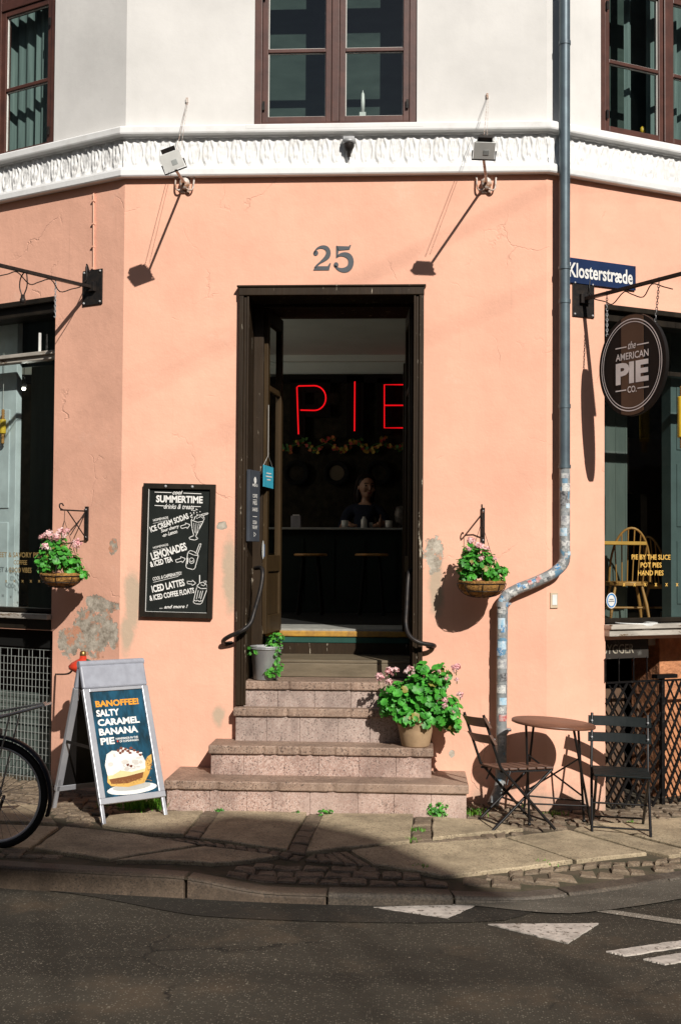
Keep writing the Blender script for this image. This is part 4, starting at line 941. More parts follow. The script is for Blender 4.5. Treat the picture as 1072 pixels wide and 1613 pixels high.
def chain(q, a, b, link=.022):
    a = Vector(a); b = Vector(b); d = (b-a); n = max(2, int(d.length/(link*.72))); d.normalize()
    u = d.cross(Vector((0, 1, 0.1))).normalized(); w = d.cross(u)
    for i in range(n):
        c = a + (b-a)*((i+.5)/n); s_ = u if i % 2 else w
        q.tube([c + d*(link*.5*math.cos(k*math.pi/4)) + s_*(link*.27*math.sin(k*math.pi/4)) for k in range(8)], .0022, 5, closed=True)
# loose chain and lamp cable on the left bracket
def nsolve(Mx, xw, zw, px):                                  # distance out from the wall at which the arm is seen at pixel px
    lo, hi = .02, 1.4
    f = lambda n: (lambda p: PW/2 + FPX*p.x/p.y)(CR.inverted() @ (Mx @ Vector((xw, zw - .015*n, n)) - CAM)) - px
    for _ in range(40):
        m_ = (lo+hi)/2
        if (f(m_) > 0) == (f(lo) > 0): lo = m_
        else: hi = m_
    return lo
n1 = nsolve(FL, xbl, zbl, 88); q = MB(); p = FL @ Vector((xbl, zbl - .015*n1 - .014, n1)); chain(q, p, p + Vector((0.0, 0, -.20)))
q.tube([p + Vector((0, 0, -.20)), p + Vector((.004, 0, -.22)), p + Vector((0, 0, -.235)), p + Vector((-.008, 0, -.225))], .003, 6); tag(q.build('chain', m_zinc), 'short loose chain hanging from the left iron bracket before the window', 'chain')
n2 = nsolve(FL, xbl, zbl, 42); p = FL @ Vector((xbl, zbl - .015*n2, n2)); t = thing('lamp_holder', 'black lamp holder on a looped cable under the left iron bracket', 'lamp holder', p)
q = MB(); q.tube(smooth([p + Vector((0, 0, .01)), p + Vector((.006, 0, -.08)), p + Vector((-.01, 0, -.135)), p + Vector((-.022, 0, -.15)), p + Vector((-.04, 0, -.10)), p + Vector((-.035, 0, -.04)), p + Vector((-.005, 0, .01))], 5), .004, 6); q.build('cable', m_fur, t)
q = MB(); q.M = Matrix.Translation(p + Vector((-.02, 0, -.15))); q.lathe([(.001, .01), (.012, .008), (.014, -.015), (.018, -.018), (.018, -.045), (.001, -.046)], 14); q.build('socket', m_iron, t)
# round sign
n0, n1_ = nsolve(FR, xbr, zbr, 949), nsolve(FR, xbr, zbr, 1046); nc = (n0+n1_)/2; rx = (n1_-n0)/2
pc = FR @ Vector((xbr, 0, nc)); zc = (lambda r: (CAM + r*((pc.y-CAM.y)/r.y)).z)(ray(997, 575))
wv = FR.to_3x3() @ Vector((0, 0, 1)); SGN = frame((pc.x, pc.y, zc), Matrix.Rotation(R(4), 3, 'Z') @ wv, (0, 0, 1))
ry = rx*1.0
Dd = (CR.inverted() @ (Vector((pc.x, pc.y, zc)) - CAM)).y; ry = 80.5*Dd/FPX
t = thing('hanging_shop_sign', 'oval brown and black pie shop sign hanging on chains from the right bracket', 'shop sign', (pc.x, pc.y, zc))
def ell(a, b, x0=-9, x1=9, n=72):
    P = []
    for k in range(n):
        x = a*math.cos(2*math.pi*k/n); y = b*math.sin(2*math.pi*k/n)
        if x < x0: x = x0
        if x > x1: x = x1
        if x in (x0, x1): y = math.copysign(b*math.sqrt(max(0, 1-(x/a)**2)), y)
        if P and abs(P[-1][0]-x) + abs(P[-1][1]-y) < 1e-6: continue
        P.append((x, y))
    return P
q = MB(); q.M = SGN; q.prism(ell(rx, ry), -.014, .012); q.m = 1
for sgn in (1, -1): q.prism(ell(rx*.985, ry*.985, -.30*rx, .36*rx), *sorted((sgn*.0145 - .001, sgn*.0165 - .001)))
q.build('board', [m_signbk, m_signbr], t)
q = MB(); q.M = SGN; zt = .0172
q.arc((0, 0), rx*.90, 0, 2*math.pi, .006, 0, zt, 72, ry=ry*.90); q.arc((0, 0), rx*.845, 0, 2*math.pi, .005, 0, zt, 72, ry=ry*.845)
k = rx
txt(q, 'the', .03*k, .42*k*1.0, .24*k, .16*k, zt, bold=.01, shear=.35); txt(q, 'AMERICAN', .03*k, .20*k, .98*k, .15*k, zt, bold=.015)
txt(q, 'PIE', .03*k, -.16*k, .98*k, .46*k, zt, bold=.045); txt(q, 'CO.', .03*k, -.52*k, .27*k, .14*k, zt, bold=.02)
for a, b, y in ((-.46, -.14, .40), (.19, .52, .40), (-.46, -.15, -.52), (.2, .52, -.52)): q.stroke([(a*k, y*k), (b*k, y*k)], .007, zt)
q.build('lettering', m_cream, t)
q = MB()
for px, wx in ((955, -.80), (1037, .66)):
    n = nsolve(FR, xbr, zbr, px); a = FR @ Vector((xbr, zbr - .015*n - .014, n)); b = SGN @ Vector((wx*rx, ry*math.sqrt(1-wx*wx)+.004, 0)); chain(q, a, b); q.tube([a + Vector((0, 0, .03)), a], .004, 6)
q.build('chain', m_zinc, t)

# chalkboard
A = [on(FF, *p) for p in ((228, 762), (340, 763), (336, 973), (222, 972))]
o = (A[0] + A[1] + A[2] + A[3])/4; xd = ((A[1]-A[0]) + (A[2]-A[3])).normalized(); ang = math.atan2(xd.y, xd.x)
bw = ((A[1]-A[0]).length + (A[2]-A[3]).length)/4; bh = ((A[0]-A[3]).length + (A[1]-A[2]).length)/4; lean = math.atan2((A[0]-A[3]).x, (A[0]-A[3]).y)
BD = FF @ Matrix.Translation((o.x, o.y, 0)) @ Matrix.Rotation(-lean, 4, 'Z')
t = thing('chalkboard', 'black framed chalkboard listing summertime drinks, hung on the salmon wall', 'chalkboard', BD.translation)
q = MB(); q.M = BD; q.box(-bw+.03, bw-.03, -bh+.03, bh-.03, .008, .018); q.build('board', m_chalk, t)
q = MB(); q.M = BD; fw = .033; q.box(-bw, -bw+fw, -bh, bh, .004, .036); q.box(bw-fw, bw, -bh, bh, .004, .036); q.box(-bw+fw, bw-fw, -bh, -bh+fw, .004, .036); q.box(-bw+fw, bw-fw, bh-fw, bh, .004, .036)
q.m = 1; q.box(-bw+fw, -bw+fw+.003, -bh+fw, bh-fw, .0181, .030); q.box(-bw+fw+.003, bw-fw, -bh+fw, -bh+fw+.002, .0181, .026)
q.m = 2
for x in (-.38*bw, .36*bw): q.ball((x, bh-.018, .036), .010, 6)
q.build('frame', [m_black, m_wtext, m_zinc], t, bevel=.004)
q = MB(); q.M = BD; zt = .0195
# photo crop of the board is 941x1613 px around it: left edge 75, right 865, top 90, bottom 1500
def bx(x, y):
    v = (y - 90)/1410.0; l = 105 - 40*v; r = 875 - 35*v; return ((x - l)/(r - l)*2 - 1)*bw, (1 - 2*v)*bh
KX = 2*bw/772; KY = 2*bh/1410
def T(st, x0, y0, x1, y1, h, bold=.015, shear=0.0, skew=0.0):
    a = bx(x0, y0); b = bx(x1, y1); w = math.dist(a, b); txt(q, st, (a[0]+b[0])/2, (a[1]+b[1])/2, w, h*KY, zt, math.atan2(b[1]-a[1], b[0]-a[0]), bold, shear, skew)
def Sx(pts, w=5, closed=False): q.stroke([bx(*p) for p in pts], w*KX, zt, closed)
T('cool', 412, 182, 520, 180, 44, .02, .35); Sx([(222, 182), (400, 184)], 7); Sx([(530, 186), (718, 190)], 7)
T('SUMMERTIME', 236, 252, 735, 254, 76, .035); Sx([(222, 323), (318, 326)], 7); T('drinks & treats', 318, 330, 645, 330, 52, .01, .35); Sx([(648, 326), (712, 326)], 7)
T('HOMEMADE', 204, 482, 366, 446, 26, .01); Sx([(204, 514), (362, 474)], 3)
T('ICE CREAM SODAS', 172, 582, 580, 424, 62, .03); T('Sour cherry', 288, 598, 482, 538, 44, .02, .3); T('-or- Lemon', 300, 640, 462, 590, 40, .02, .3)
T('HOMEMADE', 204, 772, 366, 732, 24, .01); Sx([(200, 806), (352, 766)], 3)
T('LEMONADES', 184, 866, 560, 745, 84, .03); T('& ICED TEA', 172, 950, 410, 884, 60, .03)
T('COOL & CAFFEINATED!', 200, 1102, 510, 1030, 36, .015, .2); Sx([(206, 1136), (474, 1066)], 4)
T('ICED LATTES', 190, 1210, 540, 1126, 76, .03); T('& ICED COFFEE FLOATS', 166, 1305, 645, 1208, 58, .025); T('... and more !', 272, 1394, 578, 1378, 36, .02, .35)
def arrow(x, y, dx, dy, s=1.0):
    c, s_ = math.cos(dy), math.sin(dy); P = [(0, -12), (60, -14), (58, -32), (104, 0), (62, 34), (62, 16), (4, 18)]
    Sx([(x + (a*c - b*s_)*s, y + (a*s_ + b*c)*s) for a, b in P], 6, True)
arrow(500, 546, 0, -.26); arrow(446, 905, 0, -.25, 1.05); arrow(570, 1125, 0, .1, .9)
# soda glass
Sx([(612, 470), (622, 560), (640, 632), (590, 655), (596, 672), (650, 680), (684, 664), (660, 640), (700, 560), (742, 480)], 7); Sx([(612, 470), (680, 492), (742, 480)], 6)
for a in ((640, 500, 650, 600), (664, 505, 662, 610), (690, 505, 674, 600), (712, 500, 688, 590)): Sx([(a[0], a[1]), (a[2], a[3])], 4)
Sx([(640, 470), (660, 430), (700, 410), (740, 420), (752, 450), (740, 480)], 6); Sx([(690, 420), (745, 400), (795, 390), (790, 402), (740, 418)], 6); Sx([(690, 440), (720, 430), (738, 450)], 5)
for k in range(26):
    x, y = 590 + rs.random()*130, 352 + rs.random()*110; c = bx(x, y); q.add([(c[0] + .0035*math.cos(i*1.05), c[1] + .0035*math.sin(i*1.05), zt) for i in range(6)], [tuple(range(6))])
# lemonade cup
Sx([(576, 812), (556, 960), (570, 978), (630, 990), (652, 980), (690, 842)], 7); Sx([(576, 812), (600, 790), (640, 800), (670, 820), (692, 842), (640, 838), (576, 812)], 6); Sx([(662, 822), (700, 720), (718, 716), (716, 732), (680, 828)], 6)
Sx([(618 + 26*math.cos(i*.52), 898 + 30*math.sin(i*.52)) for i in range(12)], 7, True); Sx([(606, 900), (618, 912), (632, 896)], 6); Sx([(578, 870), (572, 930)], 8)
# coffee float
Sx([(672, 1180), (636, 1336), (660, 1350), (712, 1352), (728, 1340), (786, 1186)], 7); Sx([(672, 1165), (720, 1190), (786, 1184), (780, 1150), (740, 1120), (700, 1135), (672, 1165)], 7)
Sx([(704, 1130), (704, 1050)], 9); Sx([(720, 1150), (750, 1160), (770, 1130), (776, 1108), (750, 1110)], 6)
for a in ((690, 1210, 670, 1300), (716, 1215, 698, 1290), (738, 1212, 716, 1300)): Sx([(a[0], a[1]), (a[2], a[3])], 6)
Sx([(644, 1310), (664, 1322), (682, 1312), (700, 1326), (724, 1316)], 8)
q.build('chalk_lettering', m_wtext, t)

# slate menu board on the left door jamb (the jamb's reveal faces right)
a = Vector((DOOR[0] + .040, 0, 0)); yy0 = -.018; zA = atY(398, 741, .03).z; zB = atY(398, 853, .03).z
MBF = frame((a.x, yy0, 0), (0.25, 1, 0), (0, 0, 1))
t = thing('slate_menu_board', 'narrow slate grey menu board fixed to the left door jamb', 'menu board', MBF @ Vector((.06, zB, 0)))
q = MB(); q.M = MBF; q.box(-.035, .145, zB, zA, .004, .026); q.build('board', m_slateb, t, bevel=.003)
q = MB(); q.M = MBF; zt = .0275; hz = zA - zB
q.arc((.055, zB + hz*.86), .012, 0, 6.283, .020, 0, zt, 20); txt(q, 'MENU', .055, zB + hz*.79, .09, .018, zt, bold=.02)
for st, k, w in (('COFFEE', .64, .08), ('PIES', .54, .07), ('SHAKES', .45, .09), ('SODA', .27, .07), ('TAKE AWAY', .20, .09)): txt(q, st, .055, zB + hz*k, w, .024, zt, bold=.02)
q.stroke([(.02, zB + hz*.585), (.09, zB + hz*.585)], .004, zt); q.stroke([(.02, zB + hz*.35), (.09, zB + hz*.35)], .004, zt); q.stroke([(.04, zB + hz*.13), (.075, zB + hz*.10), (.04, zB + hz*.07)], .004, zt, True)
q.build('lettering', m_wtext, t)
# turquoise hanging card on the door leaf
cN = 1 if (MDL.to_3x3() @ Vector((0, 0, 1))).dot(CAM - MDL.translation) > 0 else -1
def onleaf(px, py, n=.03): return on(MDL, px, py, cN*n)
a = onleaf(414, 732); b = onleaf(429, 770); nz = cN*.032
t = thing('door_card', 'turquoise card hanging by a string on the open left door leaf', 'sign', MDL @ Vector((a.x, b.y, nz)))
q = MB(); q.M = MDL; z0, z1 = sorted((nz, nz + cN*.004)); q.box(a.x, b.x, b.y, a.y, z0, z1); q.build('card', m_cyan, t)
q = MB(); q.M = MDL; zt = nz + cN*.0055; cx, cy = (a.x+b.x)/2, (a.y+b.y)/2
for k, w in ((.3, .5), (.0, .6), (-.3, .35)): q.stroke([(cx - w*(b.x-a.x)/2, cy + k*.07), (cx + w*(b.x-a.x)/2, cy + k*.07 + .004)], .008, zt)
q.build('lettering', m_wtext, t)
q = MB(); q.M = MDL; tp = (cx, onleaf(419, 636).y, nz); md = (cx, a.y + .07, nz); q.tube([tp, md], .0018, 5); q.tube([md, (a.x + .01, a.y, nz)], .0015, 5); q.tube([md, (b.x - .01, a.y, nz)], .0015, 5); q.build('string', m_putty, t)
q = MB(); q.M = MDL; c = onleaf(420, 866); z0, z1 = sorted((cN*.004, cN*.006)); q.arc(c, .016, 0, 6.283, .032, 0, cN*.006, 24, ry=.045)
q.m = 1; q.box(c.x + .035, c.x + .075, c.y - .045, c.y + .035, z0, z1); q.m = 2; q.box(c.x+.082, c.x+.095, c.y-.07, c.y+.14, z0, z1); tag(q.build('door_sticker', [m_whitep, m_blue, m_whitep], DL), 'white oval and blue stickers on the door glass')

# ================================================================== PLANTS
def leafdisc(q, c, nrm, r, rg, lobes=7):
    """a rounded, slightly cupped leaf with a wavy rim"""
    n = Vector(nrm).normalized(); u = n.cross(Vector((.3, .2, 1))).normalized(); w = n.cross(u); a0 = rg.random()*6.28
    k = lobes*2; vs = [c - n*r*.16]
    for i in range(k):
        a = a0 + 2*math.pi*i/k; rr = r*(1.0 if i % 2 else .86)*(.55 if i == 0 else 1)*rg.uniform(.92, 1.06)
        vs.append(c + (u*math.cos(a) + w*math.sin(a))*rr + n*r*rg.uniform(-.08, .18))
    q.add(vs, [(0, 1+i, 1+(i+1) % k) for i in range(k)], True)
def pickl(rg, blobs):
    tot = sum(b[2] for b in blobs); x = rg.random()*tot
    for b in blobs:
        x -= b[2]
        if x <= 0: return b
    return blobs[-1]
def foliage(q, blobs, count, r, rg, root, mats=1, dry=False):
    """leaves over and inside ellipsoid clumps: (centre, radii, weight)"""
    for _ in range(count):
        c, rad, _w = pickl(rg, blobs)
        d = Vector((rg.gauss(0, 1), rg.gauss(0, 1), rg.gauss(0, 1))).normalized(); f = rg.uniform(.45, 1.08)
        p = Vector(c) + Vector((d.x*rad[0], d.y*rad[1], d.z*rad[2]))*f
        nrm = (Vector((d.x, d.y*1.0, d.z)) + Vector((.12, -.35, .75)) + Vector((rg.uniform(-.6, .6), rg.uniform(-.6, .6), rg.uniform(-.4, .4)))).normalized()
        if dry and rg.random() < .035: q.m = 2
        leafdisc(q, p, nrm, r*rg.choice((.45, .6, .8, 1.0, 1.25)), rg)
        q.m = 0
        if rg.random() < .25: q.m = 1; q.tube([p, Vector(root).lerp(p, .45) + Vector((0, 0, .01))], .0022, 4); q.m = 0
def blossom(c, r, rg, par):
    q = MB(); c = Vector(c); r *= 1.22
    for _ in range(26):
        d = Vector((rg.gauss(0, 1), rg.gauss(0, 1) - .3, rg.gauss(0, 1) + .4)).normalized(); p = c + d*r*rg.uniform(.5, 1)
        for k in range(3): leafdisc(q, p + Vector((rg.uniform(-1, 1), rg.uniform(-1, 1), rg.uniform(-1, 1)))*r*.2, d + Vector((rg.uniform(-.5, .5), rg.uniform(-.5, .5), rg.uniform(-.5, .5))), r*.30, rg, 3)
    q.m = 1; q.tube([c, c + Vector((0, .01, -r*1.6))], .0028, 5)
    return q.build('flower', [m_pink, m_stem], par)

# potted geranium on the second step
rg = random.Random(21); PB_ = Vector((atY(654, 1172, -.19).x, -.19, .371)); t = thing('potted_geranium', 'pink flowering geranium in a clay pot on the right end of the steps', 'potted plant', PB_)
q = MB(); q.M = Matrix.Translation(PB_); q.lathe([(.001, 0), (.080, 0), (.086, .008), (.104, .10), (.118, .165), (.124, .170), (.124, .190), (.112, .190), (.108, .16), (.001, .155)], 36); q.m = 1; q.lathe([(.107, .158), (.001, .166)], 20); q.build('pot', [m_terra, m_soil], t)
def V3(x, y, Y): return atY(x, y, Y)
q = MB(); D = .235/55
bl = [(V3(628, 1098, -.20), (.115, .12, .10), 1.6), (V3(668, 1085, -.20), (.13, .13, .12), 2.0), (V3(700, 1118, -.20), (.105, .11, .10), 1.5), (V3(692, 1068, -.17), (.075, .08, .08), .8), (V3(655, 1130, -.24), (.13, .10, .055), 1.3), (V3(712, 1140, -.20), (.05, .07, .06), .5), (V3(664, 1054, -.17), (.05, .05, .04), .3), (V3(608, 1110, -.2), (.05, .06, .07), .5)]
foliage(q, bl, 900, .0265, rg, PB_ + Vector((0, 0, .17)), dry=True)
for b_ in bl:
    for k in range(3): q.m = 1; e_ = b_[0] + Vector((rg.uniform(-.06, .06), rg.uniform(-.06, .03), rg.uniform(-.03, .05))); q.tube(smooth([PB_ + Vector((rg.uniform(-.04, .04), rg.uniform(-.04, .04), .16)), (PB_ + Vector((0, 0, .2))).lerp(e_, .6) + Vector((0, 0, .02)), e_], 4), .0035, 5); q.m = 0
q.build('foliage', [m_leafA, m_stem, m_dryleaf], t)
for x, y, Y, r in ((597, 1067, -.24, .023), (612, 1058, -.24, .024), (623, 1055, -.22, .017), (612, 1075, -.28, .020), (644, 1057, -.24, .027), (718, 1052, -.2, .024), (719, 1071, -.2, .013), (724, 1094, -.21, .018), (700, 1104, -.32, .016), (700, 1112, -.32, .014), (713, 1122, -.3, .010), (703, 1069, -.28, .012), (691, 1057, -.25, .010)): blossom(V3(x, y, Y), r, rg, t)
# bucket with ivy on the top stone step
BK = Vector((atY(419, 1068, .10).x, .10, .735)); t = thing('zinc_bucket_plant', 'grey galvanised bucket with trailing ivy at the top of the steps', 'potted plant', BK)
q = MB(); q.M = Matrix.Translation(BK) @ Matrix.Rotation(R(0), 4, 'X'); q.lathe([(.001, .002), (.076, .002), (.080, .006), (.100, .205), (.104, .208), (.104, .216), (.099, .214), (.094, .18), (.001, .165)], 36)
q.m = 1; q.lathe([(.093, .172), (.001, .176)], 20); q.m = 0
q.tube([( .103*math.cos(a), .103*math.sin(a), .20) for a in [k*math.pi/16 for k in range(32)]], .004, 6, closed=True); q.build('bucket', [m_zinc, m_soil], t)
q = MB(); rg = random.Random(5)
foliage(q, [(V3(400, 1025, .06), (.05, .05, .03), 1), (V3(432, 1012, .06), (.055, .05, .05), 1.5), (V3(440, 1003, .06), (.04, .04, .03), .7), (V3(436, 1035, .03), (.03, .03, .06), .6), (V3(428, 1060, -.0), (.05, .02, .028), 1), (V3(441, 1050, .02), (.03, .03, .03), .4)], 150, .016, rg, BK + Vector((0, 0, .18)))
for a, b in (((436, 1015), (438, 1045)), ((438, 1045), (426, 1062))): q.m = 1; q.tube([V3(*a, .0), V3(*b, -.01)], .002, 5); q.m = 0
q.build('foliage', [m_leafB, m_stem], t)
# hanging baskets and their wall hooks
def basket(cx, cy, Y, rb, hb, label, blobs, flowers, count, seed):
    c = V3(cx, cy, Y); t = thing('hanging_basket', label, 'hanging basket', c, 'hanging geranium baskets'); rg = random.Random(seed)
    q = MB(); q.M = Matrix.Translation(c); pr = [(.001, -hb)] + [(rb*math.sin(a)**.8, -hb*math.cos(a)) for a in [k*math.pi/2/8 for k in range(1, 9)]] + [(rb*1.04, .012), (rb*.92, .012), (.001, -.01)]
    q.lathe(pr, 30); o_ = len(q.v)
    for i in range(o_): q.v[i] += Vector((rg.uniform(-1, 1), rg.uniform(-1, 1), rg.uniform(-1, 1)))*.0045
    q.build('coco_liner', m_coco, t)
    q = MB(); q.M = Matrix.Translation(c)
    for k in range(8):
        a = k*math.pi/4; q.tube([((rb+.005)*math.sin(b)**.8*math.cos(a), (rb+.005)*math.sin(b)**.8*math.sin(a), -(hb+.005)*math.cos(b)) for b in [.05 + j*1.5/7 for j in range(8)]], .0025, 5)
    for b in (.55, 1.0, 1.52): q.tube([((rb+.006)*math.sin(b)**.8*math.cos(k*.3927), (rb+.006)*math.sin(b)**.8*math.sin(k*.3927), -(hb+.006)*math.cos(b)) for k in range(16)], .0025, 5, closed=True)
    q.build('wire_frame', m_iron, t)
    q = MB(); foliage(q, [(V3(x, y, yy), r, w) for x, y, yy, r, w in blobs], int(count*1.5), .0205, rg, c, dry=True); q.build('foliage', [m_leafA, m_stem, m_dryleaf], t)
    for x, y, yy, r in flowers: blossom(V3(x, y, yy), r, rg, t)
    return t, c
tR, cRb = basket(758, 918, -.24, .150*.95, .085, 'geranium basket hanging on the wall between the door and the drainpipe', [(752, 888, -.26, (.11, .11, .09), 2), (736, 900, -.24, (.07, .08, .07), 1), (778, 905, -.26, (.08, .08, .05), 1), (742, 868, -.22, (.06, .06, .05), .8), (788, 900, -.2, (.05, .05, .03), .3), (730, 884, -.2, (.04, .05, .04), .3)],
    [(741, 852, -.24, .022), (755, 862, -.27, .026), (764, 866, -.26, .020), (778, 882, -.28, .016), (738, 865, -.27, .014), (758, 880, -.33, .015)], 330, 31)
pL = FL @ on(FL, 97, 905, .24)
tL, cLb = basket(97, 906, pL.y, .128, .075, 'geranium basket hanging in front of the left shop window edge', [(92, 875, pL.y, (.11, .11, .085), 2), (75, 885, pL.y, (.07, .08, .07), 1), (115, 890, pL.y, (.07, .08, .06), 1), (86, 856, pL.y, (.08, .07, .05), .9), (130, 905, pL.y, (.04, .05, .04), .3)],
    [(77, 843, pL.y-.04, .028), (97, 840, pL.y-.04, .030), (88, 846, pL.y-.06, .022), (121, 857, pL.y-.04, .026), (72, 862, pL.y-.08, .024), (66, 846, pL.y, .016), (106, 836, pL.y, .016)], 300, 33)
def hook(Mx, xw, za, zb, n, xt, label, root_c, cross):
    o = Mx @ Vector((xw, za, 0)); t = thing('plant_bracket', label, 'bracket', o, 'wall hooks of the hanging baskets')
    q = MB(); q.M = Mx; q.box(xw-.011, xw+.011, za, zb, .002, .016); q.m = 1
    for z in (za+.02, zb-.02): q.ball((xw, z, .017), .006, 5)
    q.build('wall_plate', [m_iron, m_zinc], t)
    top = zb - .03; q = MB(); q.M = Mx
    q.tube([(xw, top, .012), (xt, top, n), (xt-.006, top, n+.02)], .005, 8)
    q.tube(smooth([(xt, top, n), (xt, top+.012, n+.03), (xt, top+.034, n+.034), (xt, top+.04, n+.012), (xt, top+.026, n+.0)], 5), .0045, 7)
    if cross: q.tube([(xw, za+.01, .012), (xt, top, n*.86)], .004, 7); q.tube([(xw, top, .02), (xt, za+.03, n*.72)], .0035, 7)
    else: q.tube([(xw, za+.04, .012), ((xw+xt)/2, top-.06, n*.5), (xt, top, n*.9)], .0045, 7)
    ar = q.build('hook_arm', m_iron, t)
    q = MB(); tp = Mx @ Vector((xt, top-.006, n-.01)); hr = .128
    mid = tp + Vector((0, 0, -.06)); q.tube([tp, mid], .002, 5)
    for k in range(3): a = k*2.094 + .5; q.tube([mid, Vector(root_c) + Vector((hr*math.cos(a), hr*math.sin(a), .01))], .0016, 5)
    q.build('hanger_wire', m_iron, ar)
a = on(FF, 760, 856); b = on(FF, 760, 800); hook(FF, a.x, a.y, b.y, .22, (cRb.x), 'black wall hook carrying the geranium basket right of the door', cRb, False)
a = on(FL, 138, 851); b = on(FL, 138, 798); lc = FL.inverted() @ cLb; hook(FL, a.x, a.y, b.y, .23, lc.x, 'black cross braced wall hook carrying the basket by the left window', cLb, True)
# weeds and grass growing from the joints
def tuft(x, y, n, h, r, label, grass=True, seed=1, lf=.012):
    c = G(x, y); rg = random.Random(seed); q = MB()
    if grass:
        for _ in range(n):
            p = c + Vector((rg.gauss(0, r*.5), rg.gauss(0, r*.35), 0)); a = rg.random()*6.28; l = h*rg.uniform(.5, 1.15); d = Vector((math.cos(a), math.sin(a), 0)); w = Vector((-d.y, d.x, 0))*.0028
            t1 = p + Vector((0, 0, l*.6)) + d*l*.18; t2 = p + Vector((0, 0, l*.9)) + d*l*.5
            q.add([p-w, p+w, t1+w*.8, t1-w*.8, t2], [(0, 1, 2, 3), (3, 2, 4)])
        o = q.build('grass_tuft', m_grass); tag(o, label, 'grass')
    else:
        foliage(q, [(c + Vector((0, 0, h*.45)), (r, r*.7, h*.5), 1)], n, lf, rg, c)
        for _ in range(8): q.m = 1; q.tube([c, c + Vector((rg.uniform(-r, r)*.8, rg.uniform(-r, r)*.6, h*.6))], .0018, 4); q.m = 0
        o = q.build('weed', [m_leafB, m_stem]); tag(o, label, 'weed')
    o['group'] = 'weeds in the pavement joints'
tuft(226, 1274, 420, .095, .15, 'bright green grass tuft behind the sandwich board beside the steps', True, 2)
tuft(690, 1288, 190, .10, .075, 'bushy round leaved weed at the right foot of the steps', False, 3, .011)
tuft(345, 1281, 30, .04, .05, 'small yellowish weed at the foot of the steps, nearest the sandwich board', False, 4, .008)
tuft(513, 1287, 40, .05, .045, 'small green weed against the middle of the bottom step', False, 5, .009)
tuft(465, 1284, 16, .03, .03, 'tiny weed left of the middle of the bottom step', False, 6, .007)
tuft(658, 1310, 50, .03, .05, 'low grass in the joint right of the weed by the steps', True, 7)
tuft(646, 1326, 40, .025, .05, 'low grass at the crossing of the slab joints', True, 8)
tuft(745, 1286, 60, .06, .07, 'grass tuft between the steps and the drainpipe foot', True, 9)
tuft(815, 1272, 90, .07, .11, 'grass under the folding chair by the drainpipe', True, 10)
tuft(868, 1284, 30, .04, .06, 'grass tuft under the bistro table', True, 11)
tuft(990, 1300, 30, .03, .05, 'grass tuft beside the foot of the right chair', True, 12)
tuft(660, 1368, 30, .025, .05, 'grass tuft in the joint near the kerb', True, 13)
tuft(262, 1228, 26, .04, .03, 'small weed on the left end of the bottom step', False, 14, .009)
tuft(852, 1360, 34, .025, .06, 'thin grass along the right kerb stones', True, 15)

# ================================================================== SANDWICH BOARD
fl, fr = G(165, 1302), G(262, 1288)
xd = (fr - fl); xd.z = 0; wA = xd.length; xd.normalize(); nb = Vector((-xd.y, xd.x, 0))     # nb points away from the viewer
mid = (fl + fr)/2; lean = .315; hA = .885
t = thing('sandwich_board', 'grey metal sandwich board with a dark blue banana pie poster', 'sandwich board', mid + nb*lean)
top = mid + nb*lean + Vector((0, 0, hA))
def face(sign):
    foot = mid if sign > 0 else mid + nb*lean*2
    up = (top - foot).normalized(); xx = xd if sign > 0 else -xd
    return frame(foot, xx, up), (top - foot).length
FA, LA = face(1); FB, LB_ = face(-1)
w = wA/2
for Fm, L_, front in ((FA, LA, True), (FB, LB_, False)):
    q = MB(); q.M = Fm
    for s_ in (-1, 1): q = MB(); q.M = Fm; q.box(s_*w - .011, s_*w + .011, 0, .20, -.012, .006); q.build('leg', m_alu, t, bevel=.003)
    q = MB(); q.M = Fm; y0, y1 = .155, L_ - .150; e = .026
    q.box(-w-.014, -w+e, y0, y1, -.012, .014); q.box(w-e, w+.014, y0, y1, -.012, .014); q.box(-w-.014, w+.014, y0-.035, y0, -.012, .016); q.box(-w+e, w-e, y1-.02, y1, -.012, .013)
    q.m = 1; q.box(-w+e, w-e, y0, y1-.02, -.010, .004); q.build('poster_frame', [m_alu, m_fur], t, bevel=.003)
    q = MB(); q.M = Fm; q.box(-w-.012, w+.012, L_ - .150, L_ - .012, -.012, .018); q.build('header', m_greyp, t, bevel=.01)
q = MB(); q.tube([top - xd*(w+.014), top + xd*(w+.014)], .020, 14); q.build('hinge_tube', m_greyp, t)
q = MB()
for s_ in (-1, 1): a = FA @ Vector((s_*(w+.006), .45, -.01)); b = FB @ Vector((-s_*(w+.006), .45, -.01)); q.bar(a, b, .004, .018, (0, 0, 1))
q.build('stay', m_iron, t)
# poster: gradient dark teal card, lettering, and a slice of banana pie
y0, y1 = .156, LA - .172; xw = w - .027
m_post, pt_, pb_, _o = newmat('teal poster print'); pv = coords(pt_, (1, 1, 1)); pt_.links.new(mixc(pt_, ramp(pt_, noise_n(pt_, coords(pt_, (9, 9, .6)), 2.2, 3), .35, .7), (.006, .022, .032), (.012, .085, .15)), pb_.inputs['Base Color']); pb_.inputs['Roughness'].default_value = .35
q = MB(); q.M = FA; q.box(-xw, xw, y0, y1, .004, .0055); po = q.build('poster', m_post, t)
H = y1 - y0; py = lambda v: y1 - v*H; px_ = lambda u: -xw + 2*xw*u
q = MB(); q.M = FA; z = .0062
def PT(st, u0, u1, v, h, b=.04): txt(q, st, px_((u0+u1)/2), py(v), (u1-u0)*2*xw, h*H, z, bold=b)
PT('BANOFFEE!', .08, .90, .115, .062); q.build('orange_lettering', M('orange print', (.80, .33, .02), .5), po)
q = MB(); q.M = FA
for st, u1, v in (('SALTY', .50, .205), ('CARAMEL', .86, .295), ('BANANA', .80, .385), ('PIE', .33, .475)): PT(st, .07, u1, v, .066)
